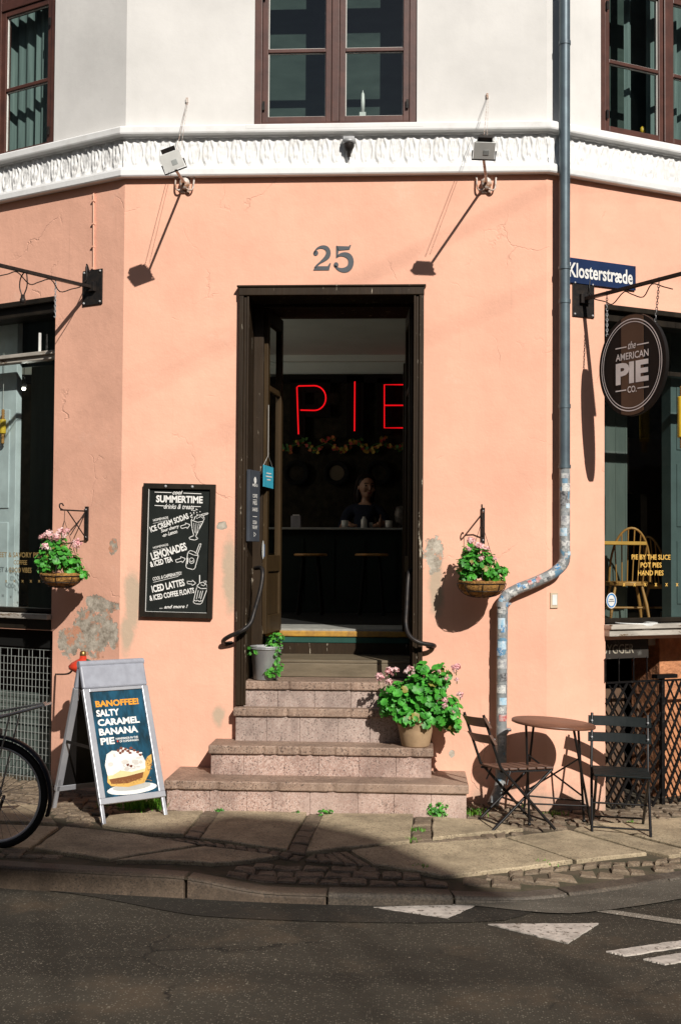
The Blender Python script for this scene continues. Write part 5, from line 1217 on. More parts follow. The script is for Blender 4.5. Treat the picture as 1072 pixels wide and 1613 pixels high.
PT('HANDMADE IN THE', .36, .78, .462, .020, .02); PT('OF COPENHAGEN', .42, .78, .49, .020, .02); q.build('white_lettering', m_wtext, po)
q = MB(); q.M = FA; c = (px_(.385), py(.488)); q.prism([(c[0] + .006*a, c[1] + .006*b) for a, b in ((0, -1), (1, .2), (.8, .9), (.3, .9), (0, .5), (-.3, .9), (-.8, .9), (-1, .2))], z-.001, z); q.build('heart', m_red, po)
def blobp(u, v, ru, rv, n=22, jag=0.0, rg=random.Random(4)): return [(px_(u + ru*math.cos(6.283*k/n)*(1 + rg.uniform(-jag, jag))), py(v + rv*math.sin(6.283*k/n)*(1 + rg.uniform(-jag, jag)))) for k in range(n)]
q = MB(); q.M = FA; layers = [(m_whitep, blobp(.52, .945, .47, .052), 0), (M('plate rim', (.45, .45, .42), .4), blobp(.52, .925, .36, .035), .0006)]
pts = lambda L: [(px_(u), py(v)) for u, v in L]
layers += [(M('pie crust print', (.62, .36, .08), .6), pts([(.10, .80), (.16, .77), (.80, .73), (.90, .66), (.98, .64), (.97, .71), (.88, .82), (.76, .905), (.45, .925), (.14, .90), (.08, .86)]), .0012),
           (M('caramel print', (.20, .065, .012), .5), pts([(.12, .83), (.30, .815), (.78, .80), (.74, .855), (.45, .89), (.15, .88)]), .0018),
           (M('banana print', (.70, .60, .30), .6), pts([(.10, .785), (.50, .76), (.84, .745), (.80, .80), (.45, .825), (.11, .835)]), .0022),
           (M('cream print', (.74, .72, .68), .7), pts([(.10, .80), (.08, .70), (.14, .60), (.25, .57), (.36, .58), (.46, .55), (.58, .58), (.70, .60), (.80, .64), (.84, .70), (.82, .77), (.55, .79), (.35, .765), (.2, .80)]), .0026)]
rgp = random.Random(8); ch = M('chocolate print', (.16, .045, .025), .6)
mats = []
for m_, P, dz in layers: q.m = len(mats); mats.append(m_); q.prism(P, z - .0008 + dz, z + dz)
q.m = len(mats); mats.append(ch)
crm = [M('cream puff print', (.80, .79, .76), .7), M('cream shade print', (.58, .55, .50), .7), M('crumb print', (.34, .17, .05), .7)]
k0 = len(mats); mats += crm
for _ in range(30): q.m = k0 + (0 if rgp.random() < .6 else 1); q.prism(blobp(rgp.uniform(.16, .78), rgp.uniform(.60, .76), rgp.uniform(.02, .07), rgp.uniform(.008, .022), 12, .15, rgp), z + .0024, z + .0029 + rgp.uniform(0, .0003))
for _ in range(40): q.m = k0 + 2; q.prism(blobp(rgp.uniform(.14, .90), rgp.uniform(.875, .915) - .02, .009, .004, 6, .3, rgp), z + .0016, z + .0021)
for _ in range(26): q.m = k0 + 2; q.prism(blobp(rgp.uniform(.86, .96), rgp.uniform(.68, .80), .012, .005, 6, .3, rgp), z + .0009, z + .0016)
q.m = k0 - 1
for u, v in ((.36, .575), (.42, .555), (.45, .585), (.50, .57), (.55, .59), (.61, .565), (.66, .59), (.72, .61), (.76, .635), (.40, .60), (.58, .61), (.5, .72), (.56, .735)): q.prism(blobp(u, v, .032, .014, 7, .35, rgp), z + .003, z + .0036)
q.build('pie_picture', mats, po)
# red standpipe cap behind the board
sp = atY(131, 1046, -.30); t = thing('red_valve', 'red enamel valve cap with brass top peeking over the sandwich board', 'valve', (sp.x, sp.y, 0))
q = MB(); q.M = Matrix.Translation((sp.x, sp.y, 0)); h = sp.z; q.lathe([(.001, h-.13), (.03, h-.13), (.03, h-.06), (.085, h-.03), (.088, h-.012), (.07, h+.008), (.045, h+.022), (.022, h+.034), (.020, h+.05), (.001, h+.05)], 28); q.build('body', m_red, t)
q = MB(); q.M = Matrix.Translation((sp.x, sp.y, h)); q.lathe([(.019, .05), (.021, .056), (.018, .074), (.012, .080), (.001, .08)], 16); q.build('cap', m_brass, t)
q = MB(); q.tube(smooth([(sp.x + .03, sp.y - .03, h + .03), (sp.x + .07, sp.y - .04, h + .015), (sp.x + .085, sp.y - .03, h - .02)], 4), .005, 6); q.build('valve_lever', M('green lever', (.02, .10, .04), .5), t)
q = MB(); q.tube(smooth([(sp.x - .06, sp.y, h - .03), (sp.x - .12, sp.y + .1, h - .07), FL @ on(FL, 88, 1062, .01)], 5), .006, 6); q.tube([(sp.x, sp.y, h-.10), (sp.x - .02, .12, h-.10)], .022, 10); q.build('supply_pipe', m_iron, t)

# ================================================================== BICYCLE (its rear end reaches into the picture)
bc = atY(-7, 1251, -1.5); wr = .282; t = thing('bicycle', 'dark city bicycle standing in shade at the left edge, rear wheel in view', 'bicycle', (bc.x, bc.y, 0))
def MW(cx): return Matrix.Translation((cx, bc.y, bc.z)) @ Matrix.Rotation(R(-4), 4, 'Z') @ Matrix.Rotation(R(90), 4, 'X')
for k, cx in enumerate((bc.x, bc.x - 1.02)):
    wh = MB(); wh.M = MW(cx); n = 64; circ = lambda r, z=0: [(r*math.cos(6.2832*i/n), r*math.sin(6.2832*i/n), z) for i in range(n)]
    wh.tube(circ(wr - .018), .0185, 10, closed=True); tyre = wh.build('wheel', m_rubber, t)
    wh = MB(); wh.M = MW(cx); wh.tube(circ(wr - .038), .010, 8, closed=True); wh.build('rim', m_alu, tyre)
    wh = MB(); wh.M = MW(cx)
    for i in range(32):
        a = 6.2832*i/32; b = a + (.5 if i % 4 < 2 else -.5); z = .028 if i % 2 else -.028
        wh.tube([(.022*math.cos(b), .022*math.sin(b), z), ((wr-.04)*math.cos(a), (wr-.04)*math.sin(a), 0)], .0011, 4)
    wh.tube([(0, 0, -.045), (0, 0, .045)], .014, 10); wh.tube([(0, 0, -.06), (0, 0, .06)], .007, 8); wh.tube([(0, 0, -.03), (0, 0, -.026)], .026, 12); wh.tube([(0, 0, .026), (0, 0, .03)], .026, 12); wh.build('spokes', m_chrome, tyre)
    fe = MB(); fe.M = MW(cx); a0, a1 = ((-.35, 2.75) if k == 0 else (.5, 3.3)); m_ = 36; vs = []
    for i in range(m_+1):
        a = a0 + (a1-a0)*i/m_
        for z, dr in ((-.026, .004), (-.018, .014), (0, .018), (.018, .014), (.026, .004)): vs.append(((wr+.008+dr)*math.cos(a), (wr+.008+dr)*math.sin(a), z))
    fe.add(vs, [(i*5+j, (i+1)*5+j, (i+1)*5+j+1, i*5+j+1) for i in range(m_) for j in range(4)], True); fe.build('mudguard', m_bfrm, t)
BW = MW(bc.x); L3 = lambda x, y, z=0.0: BW @ Vector((x, y, z))
bb = (-.42, -.02); seat = (-.50, .30); head = (-.93, .40); hub2 = (-1.02, 0)
q = MB(); q.tube([L3(*bb), L3(-.52, .40)], .016, 10); q.tube([L3(*bb), L3(*head)], .018, 10); q.tube([L3(-.50, .22), L3(-.935, .43)], .015, 10); q.tube([L3(-.92, .36), L3(-.95, .52)], .018, 10)
for z in (-.055, .055):
    q.tube([L3(0, 0, z), L3(bb[0] + .03, bb[1], z*.6)], .009, 8); q.tube([L3(0, 0, z), L3(-.505, .32, z*.3)], .008, 8); q.tube([L3(-1.02, 0, z*.9), L3(-.96, .30, z*.8), L3(-.925, .38, 0)], .010, 8)
q.build('frame', m_bfrm, t)
q = MB(); q.tube([L3(-.52, .40), L3(-.535, .50)], .012, 8); q.build('seat_post', m_chrome, t)
q = MB(); q.M = BW @ Matrix.Translation((-.54, .515, 0)); q.ball((.04, .01, 0), .1, 8, (1.0, .34, .85)); q.ball((-.07, .008, 0), .08, 8, (1.3, .3, .4)); q.build('saddle', m_fur, t)
q = MB(); q.tube([L3(-.95, .52), L3(-.96, .60)], .012, 8); q.tube(smooth([L3(-.74, .60, -.27), L3(-.86, .60, -.25), L3(-.96, .61, -.08), L3(-.96, .61, .08), L3(-.86, .60, .25), L3(-.74, .60, .27)], 5), .011, 8); q.build('handlebar', m_chrome, t)
for z in (-.27, .27): q = MB(); q.tube([L3(-.78, .60, z*.97), L3(-.68, .60, z)], .016, 10); q.build('grip', m_rubber, t)
q = MB()
for z in (-.065, .065): q.tube(smooth([L3(-.42, .345, z), L3(-.05, .385, z), L3(.12, .425, z), L3(.27, .468, z*.9)], 4), .0075, 8)
q.tube([L3(.27, .468, -.06), L3(.275, .47, .06)], .0075, 8)
for x in (-.3, -.12, .06): q.tube([L3(x, .36 + (x+.3)*.13, -.065), L3(x, .36 + (x+.3)*.13, .065)], .005, 6)
for z in (-.07, .07): q.tube([L3(0, 0, z), L3(.10, .42, z)], .005, 6); q.tube([L3(0, 0, z), L3(-.10, .375, z)], .005, 6)
q.bar(L3(-.2, .385, 0), L3(.26, .475, 0), .05, .010); q.build('rear_rack', m_chrome, t)
q = MB(); q.M = BW; q.box(-.34, .02, .30, .335, -.05, .05); q.build('rack_bag', m_fur, t, bevel=.012)
q = MB(); q.tube([L3(bb[0] - .0, bb[1], -.05), L3(bb[0], bb[1], .05)], .022, 12)
cp = [L3(bb[0] + .085*math.cos(i*.3927), bb[1] + .085*math.sin(i*.3927), .048) for i in range(16)]; q.tube(cp, .006, 6, closed=True)
q.bar(L3(bb[0], bb[1], .06), L3(bb[0] + .09, bb[1] - .13, .06), .018, .012); q.bar(L3(bb[0], bb[1], -.06), L3(bb[0] - .09, bb[1] + .13, -.06), .018, .012); q.bar(L3(bb[0] + .05, bb[1] - .13, .10), L3(bb[0] + .13, bb[1] - .13, .10), .07, .018); q.bar(L3(bb[0] - .13, bb[1] + .13, -.10), L3(bb[0] - .05, bb[1] + .13, -.10), .07, .018); q.build('crank', m_chrome, t)
q = MB(); q.tube([L3(0, .035, .048), L3(bb[0], bb[1] + .085, .048)], .005, 6); q.tube([L3(0, -.035, .048), L3(bb[0], bb[1] - .085, .048)], .005, 6); q.build('chain', m_iron, t)
q = MB(); q.bar(L3(.02, -.02, -.07), L3(-.10, -(bc.z) + .01, -.16), .012, .012); q.build('kickstand', m_iron, t)

# ================================================================== BISTRO TABLE AND CHAIRS
tc = atY(871, 1137, -.40); tr = .246
t = thing('bistro_table', 'small round brown metal bistro table with thin folding legs', 'table', (tc.x, tc.y, gz(tc.x)))
slope = R(-4.0); TM = Matrix.Translation((tc.x, tc.y, tc.z)) @ Matrix.Rotation(-slope, 4, 'Y')
q = MB(); q.M = TM; q.lathe([(.001, 0), (tr-.004, 0), (tr, -.004), (tr, -.014), (tr-.006, -.016), (tr-.008, -.006), (.001, -.006)], 56); q.build('tabletop', m_rustbr, t)
def foot(x, y): return G(x, y, .016)
feet = {'a': foot(833, 1297), 'b': foot(930, 1299), 'c': (Vector((tc.x - .16, tc.y + .18, 0))), 'd': Vector((tc.x + .20, tc.y + .17, 0))}
for k in 'cd': feet[k].z = gz(feet[k].x) + .016
tops = {'a': TM @ Vector((.12, -.15, -.015)), 'b': TM @ Vector((.17, -.05, -.015)), 'c': TM @ Vector((-.17, .05, -.015)), 'd': TM @ Vector((.10, .17, -.015))}
tops = {'a': TM @ Vector((-.17, -.11, -.015)), 'b': TM @ Vector((.10, -.16, -.015)), 'c': TM @ Vector((-.10, .13, -.015)), 'd': TM @ Vector((.16, .12, -.015))}
for k in 'abcd': q = MB(); q.tube([tops[k], feet[k]], .0075, 8); q.ball(feet[k] + Vector((0, 0, -.004)), .012, 6); q.build('leg', m_fur, t)
q = MB(); md = lambda k, f: tops[k].lerp(feet[k], f)
for a, b, f in (('a', 'd', .30), ('b', 'c', .30), ('a', 'b', .80), ('c', 'd', .80)): q.tube([md(a, f), md(b, f if a in 'ac' and f > .5 else .75 if f < .5 else f)], .0055, 6)
q.tube([tops['a'], tops['b']], .006, 6); q.tube([tops['c'], tops['d']], .006, 6); q.build('brace', m_fur, t)

def make_chair(label, loc, rz, dark):
    t = thing('folding_chair', label, 'chair', (0, 0, 0), 'folding bistro chairs'); W2, sh, d, H = .165, .345, .31, .66
    ms = m_slatd if dark else m_seatw
    # local: faces -y, x across
    for s_ in (-1, 1):
        q = MB(); q.tube([(s_*W2, d/2+.10, H), (s_*W2, d/2+.005, sh+.02), (s_*W2, -.16, .008)], .0085, 8); q.build('long_leg', m_fur, t)   # back upright running down to the front foot
        q = MB(); q.tube([(s_*(W2-.018), -d/2, sh-.006), (s_*(W2-.018), d/2+.06, .008)], .0085, 8); q.build('short_leg', m_fur, t)
    q = MB(); q.tube([(-W2, -.13, .05), (W2, -.13, .05)], .006, 6); q.tube([(-W2+.018, d/2+.03, .05), (W2-.018, d/2+.03, .05)], .006, 6); q.tube([(-W2, .035, sh*.46), (W2, .035, sh*.46)], .006, 6)
    for s_ in (-1, 1): q.box(s_*(W2-.018)-.004, s_*(W2-.018)+.004, -d/2-.01, d/2+.01, sh-.012, sh); q.tube([(s_*(W2-.018), d/2-.06, sh-.006), (s_*W2, d/2-.03, sh-.08)], .005, 6)
    q.build('seat_frame', m_fur, t)
    seat = MB(); n = 6
    for i in range(n):
        y0 = -d/2 - .01 + i*(d+.02)/n; y1 = y0 + (d+.02)/n - .008; bow = .012 if i in (0, n-1) else 0
        seat.box(-W2+.004, W2-.004, y0, y1, sh+.0005, sh+.013)
    seat.build('seat', ms, t, bevel=.004)
    for z0, hh in ((H-.072, .056), (H-.165, .052)):
        q = MB(); vs = []; m_ = 10
        for i in range(m_+1):
            x = -W2-.022 + (2*W2+.044)*i/m_; cv = .022*(1-(x/(W2+.022))**2)
            for k, (dy, dz) in enumerate(((0, 0), (.012, 0), (.012+.03, hh), (.03, hh))): yb = d/2 + .005 + (z0-sh-.02)/(H-sh-.02)*.095; vs.append((x, yb - .016 + cv + dy, z0 + dz))
        fs = [(i*4+j, (i+1)*4+j, (i+1)*4+(j+1) % 4, i*4+(j+1) % 4) for i in range(m_) for j in range(4)] + [(3, 2, 1, 0), (m_*4, m_*4+1, m_*4+2, m_*4+3)]
        q.add(vs, fs); sl_ = q.build('back_slat', ms, t, bevel=.002)
        for s_ in (-1, 1): q = MB(); q.ball((s_*W2, d/2 + .005 + (z0-sh-.02)/(H-sh-.02)*.095 - .010, z0 + hh*.5), .007, 6, (1, .5, 1)); q.build('rivet', m_zinc, sl_)
    gx = gz(loc[0]); gx2 = gz(loc[0] + .2)
    t.location = (loc[0], loc[1], gx); t.rotation_euler = (0, -math.atan2(gx2 - gx, .2), rz); t.rotation_mode = 'XYZ'
    return t
f1 = (G(785, 1312) + G(880, 1318))/2
make_chair('brown slatted folding chair seen side on in front of the drainpipe', (f1.x - .05, f1.y + .16), R(90 + 17), False)
f2 = G(948, 1277); f3 = G(1000, 1302)
make_chair('blue black folding chair facing out in front of the lattice gate', (atY(975, 1200, -.42).x, -.42), R(-6), True)

# ================================================================== INSIDE THE CAFE
def th1(q, name, mats, label, cat, group=None, **k): o = q.build(name, mats, **k); return tag(o, label, cat, group)
CY = 3.1
t = thing('counter', 'dark green cafe counter with a pale top seen through the door', 'counter', (0, CY, FLZ))
ct = atY(540, 831, CY).z; xr = atY(639, 835, CY).x
q = MB(); q.box(-1.6, xr, CY, CY+.34, ct-.018, ct); q.build('countertop', m_marble, t, bevel=.004)
q = MB(); q.box(-1.55, xr-.04, CY+.05, CY+.30, FLZ, ct-.018)
for k in range(7): q.box(-1.45 + k*.27, -1.25 + k*.27, CY+.042, CY+.05, FLZ+.1, ct-.1)
q.build('front', m_counter, t)
for x0, x1, lab in ((463, 516, 'bar stool with a narrow pine edge before the counter, under the first neon letter'), (559, 612, 'bar stool with a narrow pine edge before the counter, nearest the right door leaf')):
    a = atY(x0, 873, 2.7); b = atY(x1, 873, 2.7); t = thing('stool', lab, 'stool', ((a.x+b.x)/2, 2.7, FLZ), 'stools at the counter'); c = (a+b)/2; hw = (b.x-a.x)/2
    q = MB(); q.M = Matrix.Translation(c); q.lathe([(.001, -.016), (hw-.01, -.016), (hw, -.010), (hw, .0), (hw-.012, .006), (.001, .004)], 28); q.build('seat', m_cork, t)
    for k in range(4): an = .785 + k*1.571; q = MB(); q.tube([c + Vector((hw*.6*math.cos(an), hw*.6*math.sin(an), -.016)), Vector((c.x + hw*math.cos(an), c.y + hw*math.sin(an), FLZ))], .012, 8); q.build('leg', m_dark, t)
NY_ = YB - .10
def neon(pts_list, name, label, backs):
    c = atY(*pts_list[0][0], NY_); t = thing(name, label, 'neon letter', c, 'neon letters on the cafe back wall')
    q = MB()
    for P in pts_list: q.tube([atY(x, y, NY_) for x, y in P], .0062, 8)
    q.build('tube', m_neon, t)
    q = MB()
    for (xa, ya, xb, yb) in backs:
        a = atY(xa, ya, NY_+.035); b = atY(xb, yb, NY_+.035); q.box(min(a.x, b.x), max(a.x, b.x), NY_+.030, NY_+.075, min(a.z, b.z), max(a.z, b.z))
    q.build('letter_body', m_dark, t)
arcp = [(495 + 18*math.cos(a), 627 - 19.5*math.sin(a)) for a in [math.pi/2 - k*math.pi/12 for k in range(13)]]
neon([[(470, 684), (467.5, 610), (470, 608)] + arcp + [(473, 646)]], 'neon_letter', 'glowing red neon letter P, first on the cafe wall', [(457, 598, 480, 692), (4790/10, 598, 520, 618), (479, 637, 520, 657)])
neon([[(558.5, 601), (558, 679)]], 'neon_letter', 'glowing red neon letter I, a single upright tube', [(546, 592, 572, 690)])
neon([[(641, 606), (605, 606), (605, 674), (641, 674)], [(605, 638.5), (641, 638.5)]], 'neon_letter', 'glowing red neon letter E beside the right door leaf', [(594, 596, 616, 684)])
neon([[(690 + 13*math.cos(a) - 30, 623 - 16*math.sin(a)) for a in [.4 + k*.35 for k in range(8)]][::-1][::-1] + []] if False else [[(673, 612), (664, 604), (653, 606), (649, 618), (656, 633), (668, 642), (673, 655), (668, 670), (657, 674), (648, 667)]], 'neon_letter', 'red neon letter S, mostly hidden behind the right door leaf', [(640, 690, 660, 700)])
q = MB(); rg = random.Random(9)
gm = [M('garland green', (.05, .16, .03), .7), M('garland orange', (.40, .12, .03), .7), M('garland red', (.32, .03, .02), .7), M('garland yellow', (.40, .28, .04), .7)]
for i in range(34):
    x = 442 + i*6.2; y = 702 + 7*math.sin(i*.9) + rg.uniform(-4, 4); c = atY(x, y, YB - .06)
    for k in range(5): q.m = rg.choice((0, 0, 1, 2, 3)); leafdisc(q, c + Vector((rg.uniform(-.025, .025), rg.uniform(-.02, .02), rg.uniform(-.025, .025))), (rg.uniform(-.6, .6), -1, rg.uniform(-.3, .6)), .022, rg, 3)
q.m = 0; q.tube([atY(442 + i*10.5, 702 + 5*math.sin(i*1.6), YB - .05) for i in range(21)], .004, 5); th1(q, 'garland', gm, 'coloured leaf garland strung along the dark cafe wall under the neon letters', 'garland')
for x, lab in ((467, 'dark round wall basket nearest the left door leaf'), (530, 'dark round wall basket with paler centre between its two neighbours'), (596, 'dark round wall basket behind the woman')):
    c = atY(x, 745, YB - .03); q = MB(); q.M = Matrix.Translation(c) @ Matrix.Rotation(R(90), 4, 'X'); q.lathe([(.001, .0), (.075, .0), (.085, .02), (.118, .028), (.122, .012), (.11, .0)], 28); q.m = 1; q.lathe([(.001, .004), (.072, .003)], 24)
    th1(q, 'wall_basket', [m_dark, M('straw centre', (.10, .08, .05), .9) if x == 530 else m_intw], lab, 'wall basket', 'round baskets on the cafe wall')
# things standing on the counter
def lathe_at(x, y, Y, prof, name, mats, label, cat, group=None):
    c = atY(x, y, Y); c.z = ct; q = MB(); q.M = Matrix.Translation(c); q.lathe(prof, 24); return th1(q, name, mats, label, cat, group)
c = atY(466, 830, CY+.1); q = MB(); q.box(c.x-.043, c.x+.043, CY+.07, CY+.15, ct, ct+.105); q.m = 1; q.box(c.x-.03, c.x+.03, CY+.10, CY+.12, ct+.105, ct+.115); th1(q, 'napkin_box', [M('pale grey card', (.26, .26, .28), .7), m_whitep], 'grey napkin box alone at the left end of the counter', 'box', bevel=.003)
mug = [(.001, .004), (.026, .004), (.030, .01), (.032, .066), (.029, .066), (.027, .012), (.001, .012)]
for x, lab in ((543, 'white mug left of the glass bottle on the counter'), (612, 'white mug at the right end of the counter')): lathe_at(x, 830, CY+.1, mug, 'mug', m_cup, lab, 'mug', 'mugs on the counter')
lathe_at(573, 830, CY+.1, [(.001, 0), (.026, 0), (.028, .01), (.028, .07), (.014, .088), (.014, .10), (.001, .10)], 'jar', m_cup, 'pale lidded shaker in front of the woman', 'shaker')
lathe_at(584, 830, CY+.12, [(.001, 0), (.018, 0), (.020, .05), (.017, .05), (.015, .006), (.001, .006)], 'tumbler', m_lens, 'small tumbler beside the pale shaker', 'glass')
lathe_at(599, 830, CY+.12, [(.001, 0), (.017, 0), (.018, .07), (.008, .09), (.008, .118), (.001, .118)], 'bottle', M('amber bottle', (.12, .05, .02), .3), 'slim amber sauce bottle on the counter', 'bottle')
lathe_at(631, 830, CY+.15, [(.001, 0), (.03, 0), (.05, .06), (.06, .13), (.04, .19), (.001, .20)], 'vase', M('patterned vase', (.14, .12, .10), .5, (.02, .02, .02), 30), 'patterned vase at the right end of the counter', 'vase')
# the woman behind the counter
hc = atY(575, 768, 3.72); wz = ct - .02
def skin_body(name, verts, edges, radii, mat, parent, sub=2):
    me = bpy.data.meshes.new(name); sp_ = SPACE[parent]; me.from_pydata([tuple(sp_ @ Vector(v)) for v in verts], edges, []); me.materials.append(mat)
    o = bpy.data.objects.new(name, me); COL.objects.link(o); o.parent = parent; SPACE[o] = SPACE[parent]
    o.modifiers.new('skin', 'SKIN'); bm = bmesh.new(); bm.from_mesh(me); ly = bm.verts.layers.skin.verify()
    for v, r in zip(bm.verts, radii): v[ly].radius = (r, r) if not isinstance(r, tuple) else r; v[ly].use_root = (v.index == 0)
    bm.to_mesh(me); bm.free(); o.modifiers['skin'].use_smooth_shade = True
    s_ = o.modifiers.new('subdivision', 'SUBSURF'); s_.levels = sub; s_.render_levels = sub; return o
X, Y0, Z = hc.x, hc.y, hc.z
t = thing('person', 'dark haired woman in a navy top standing behind the cafe counter, looking aside', 'person', (X, Y0, FLZ))
hip = Z - .62; sh = Z - .20
vv = [(X-.02, Y0, hip), (X-.01, Y0, hip+.17), (X-.01, Y0, sh-.10), (X, Y0, sh+.005), (X, Y0, sh+.06), (X+.005, Y0-.005, Z-.07), (X+.008, Y0-.0, Z-.02),
      (X-.15, Y0, sh-.02), (X-.21, Y0-.04, sh-.20), (X-.17, Y0-.30, ct+.045), (X-.11, Y0-.36, ct+.035),
      (X+.14, Y0, sh-.02), (X+.21, Y0-.04, sh-.20), (X+.18, Y0-.30, ct+.045), (X+.12, Y0-.36, ct+.035),
      (X-.09, Y0, hip-.06), (X-.09, Y0, FLZ+.2), (X-.09, Y0-.02, FLZ+.03), (X-.09, Y0-.12, FLZ+.02), (X+.05, Y0, hip-.06), (X+.05, Y0, FLZ+.2), (X+.05, Y0-.02, FLZ+.03), (X+.05, Y0-.12, FLZ+.02)]
ee = [(0, 1), (1, 2), (2, 3), (3, 4), (4, 5), (5, 6), (3, 7), (7, 8), (8, 9), (9, 10), (3, 11), (11, 12), (12, 13), (13, 14), (0, 15), (15, 16), (16, 17), (17, 18), (0, 19), (19, 20), (20, 21), (21, 22)]
rr = [(.13, .10), (.11, .085), (.13, .10), (.07, .06), .042, (.044, .048), (.05, .055), .055, .042, .032, .022, .055, .042, .032, .022, .075, .05, .04, .03, .075, .05, .04, .03]
body = skin_body('body', vv, ee, rr, m_skin, t)
f = Matrix.Translation((X+.008, Y0-.015, Z)) @ Matrix.Rotation(R(24), 4, 'Z')                             # face turned to the right
q = MB(); q.M = f
q.ball((0, 0, .012), .080, 12, (.93, 1.08, 1.12)); q.ball((0, -.022, -.045), .058, 10, (.95, 1.05, 1.05)); q.ball((0, -.092, -.008), .012, 6, (.85, 1.3, 1.9)); q.ball((0, -.088, .010), .008, 6, (.7, 1.0, 2.2))
for s_ in (-1, 1): q.ball((s_*.040, -.066, -.025), .022, 7, (1, .7, 1)); q.ball((s_*.075, .006, -.002), .018, 6, (.4, .8, 1.4))
q.m = 1; q.ball((0, -.080, -.052), .019, 6, (1.1, .5, .32)); q.ball((0, -.079, -.060), .016, 6, (1.1, .5, .34))
q.m = 2
for s_ in (-1, 1): q.ball((s_*.030, -.0775, .012), .0095, 6, (1.2, .6, .75)); q.tube([(s_*.015, -.084, .031), (s_*.032, -.083, .036), (s_*.048, -.073, .030)], .0035, 6)
q.build('head', [m_skin, M('lips', (.30, .08, .07), .5), M('dark eyes', (.03, .02, .015), .3)], t)
q = MB(); q.M = f; q.ball((0, .030, .040), .092, 10, (.96, .98, .98)); q.ball((-.070, .030, -.06), .042, 8, (.6, .9, 2.2)); q.ball((.072, .032, -.055), .040, 8, (.6, .9, 2.1)); q.ball((.0, .065, -.07), .075, 8, (1.1, .6, 1.8))
for k in range(15):
    a = .25 + k*.19; q.tube(smooth([(.03*math.cos(a), -.030, .108), (.075*math.cos(a), -.030 + .02*abs(math.cos(a)), .085), (.092*(1 if math.cos(a) > 0 else -1), .018, .0), (.086*(1 if math.cos(a) > 0 else -1), .05, -.13)], 4), .012, 6)
q.build('hair', m_hair, t)
kv = [0, 1, 2, 3, 7, 8, 11, 12]; mp = {k: i for i, k in enumerate(kv)}
mid1 = Vector(vv[8]).lerp(Vector(vv[9]), .4); mid2 = Vector(vv[12]).lerp(Vector(vv[13]), .4)
skin_body('shirt', [vv[k] for k in kv] + [tuple(mid1), tuple(mid2)], [(0, 1), (1, 2), (2, 3), (3, 4), (4, 5), (3, 6), (6, 7), (5, 8), (7, 9)], [(.142, .112), (.122, .097), (.142, .112), (.078, .068), .066, .052, .066, .052, .045, .045], m_navyc, t)
q = MB()
for hx, sgn in ((X-.11, 1), (X+.12, -1)):
    for k in range(4):
        o = Vector((hx + sgn*.012, Y0-.372 - .0, ct+.024)) + Vector(((k-1.5)*.016, -.012 - .004*(1.5-abs(k-1.5)), 0)); L = (.052, .060, .056, .044)[k]
        q.tube([o, o + Vector((sgn*.004, -L*.55, .004)), o + Vector((sgn*.006, -L, -.012))], [.0085, .0075, .006], 7)
    o = Vector((hx - .0 + sgn*.02, Y0-.35, ct+.026)); q.tube([o, o + Vector((sgn*.028, -.018, 0)), o + Vector((sgn*.034, -.045, -.006))], [.009, .008, .0065], 7)
    q.ball((hx + sgn*.006, Y0-.365, ct+.028), .034, 8, (1, 1.1, .42))
q.build('hands', m_skin, t)
# window display: spindle back chairs, shelves and the rolling pins
def windsor(label, loc, rz, sc=1.0):
    t = thing('spindle_chair', label, 'chair', (0, 0, 0), 'wooden spindle back chairs in the right window'); W_ = .20*sc; S_ = .43*sc; H = .50*sc
    q = MB(); q.prism([(W_*math.cos(a)*1.0, .20*sc*math.sin(a)) for a in [k*math.pi/12 for k in range(24)]], S_-.03, S_); q.build('seat', m_cork, t, bevel=.006)
    q = MB(); q.tube([(W_*.95*math.cos(a), .16*sc + .10*sc*math.sin(a), S_ + H*math.sin(a)**.8) for a in [k*math.pi/20 for k in range(21)]], .011*sc, 8); q.build('bow', m_cork, t)
    for k in range(6):
        x = (-.75 + .3*k)*W_; a = math.acos(x/(W_*.95)); q = MB(); q.tube([(x*.8, .17*sc, S_-.01), (x*.98, .16*sc + .10*sc*math.sin(a), S_ + H*math.sin(a)**.8)], .0065*sc, 7); q.build('spindle', m_cork, t)
    for sx in (-1, 1):
        for sy in (-1, 1): q = MB(); q.tube([(sx*W_*.6, sy*.12*sc, S_-.02), (sx*W_*.8, sy*.155*sc, S_*.5), (sx*W_*.95, sy*.19*sc, 0)], [.012*sc, .017*sc, .010*sc], 8); q.build('leg', m_cork, t)
    q = MB(); q.tube([(-W_*.82, -.16*sc, S_*.42), (-W_*.82, .16*sc, S_*.42)], .010*sc, 8); q.tube([(W_*.82, -.16*sc, S_*.42), (W_*.82, .16*sc, S_*.42)], .010*sc, 8); q.tube([(-W_*.82, 0, S_*.42), (W_*.82, 0, S_*.42)], .010*sc, 8); q.build('stretcher', m_cork, t)
    t.location = loc; t.rotation_euler = (0, 0, rz); return t
iw = lambda x, z, n: tuple(FR @ Vector((x, z, n)))
cx1 = on(FR, 985, 900, -.75).x; windsor('wooden spindle back chair standing sideways inside the right shop window', iw(cx1, FLZ, -.75), R(30 + 152), .76)
cx2 = on(FR, 1050, 900, -.75).x; windsor('wooden spindle back chair half hidden at the right of the window lettering', iw(cx2 + .03, FLZ, -.80), R(30 + 95), .70)
cx3 = on(FR, 952, 856, -.55); q = MB(); q.M = FR; e3 = on(FR, 1003, 856, -.55); q.box(cx3.x - .5, e3.x, e3.y - .012, e3.y + .012, -.75, -.45); t = thing('window_table', 'narrow pine table top just inside the right shop window', 'table', iw(e3.x - .3, FLZ, -.6)); q.build('tabletop', M('lit pine', (.62, .33, .07), .5), t, bevel=.003)
q = MB(); q.M = FR
for x in (e3.x - .46,): q.box(x, x+.05, FLZ, e3.y - .012, -.72, -.48)
q.build('leg', m_cork, t)
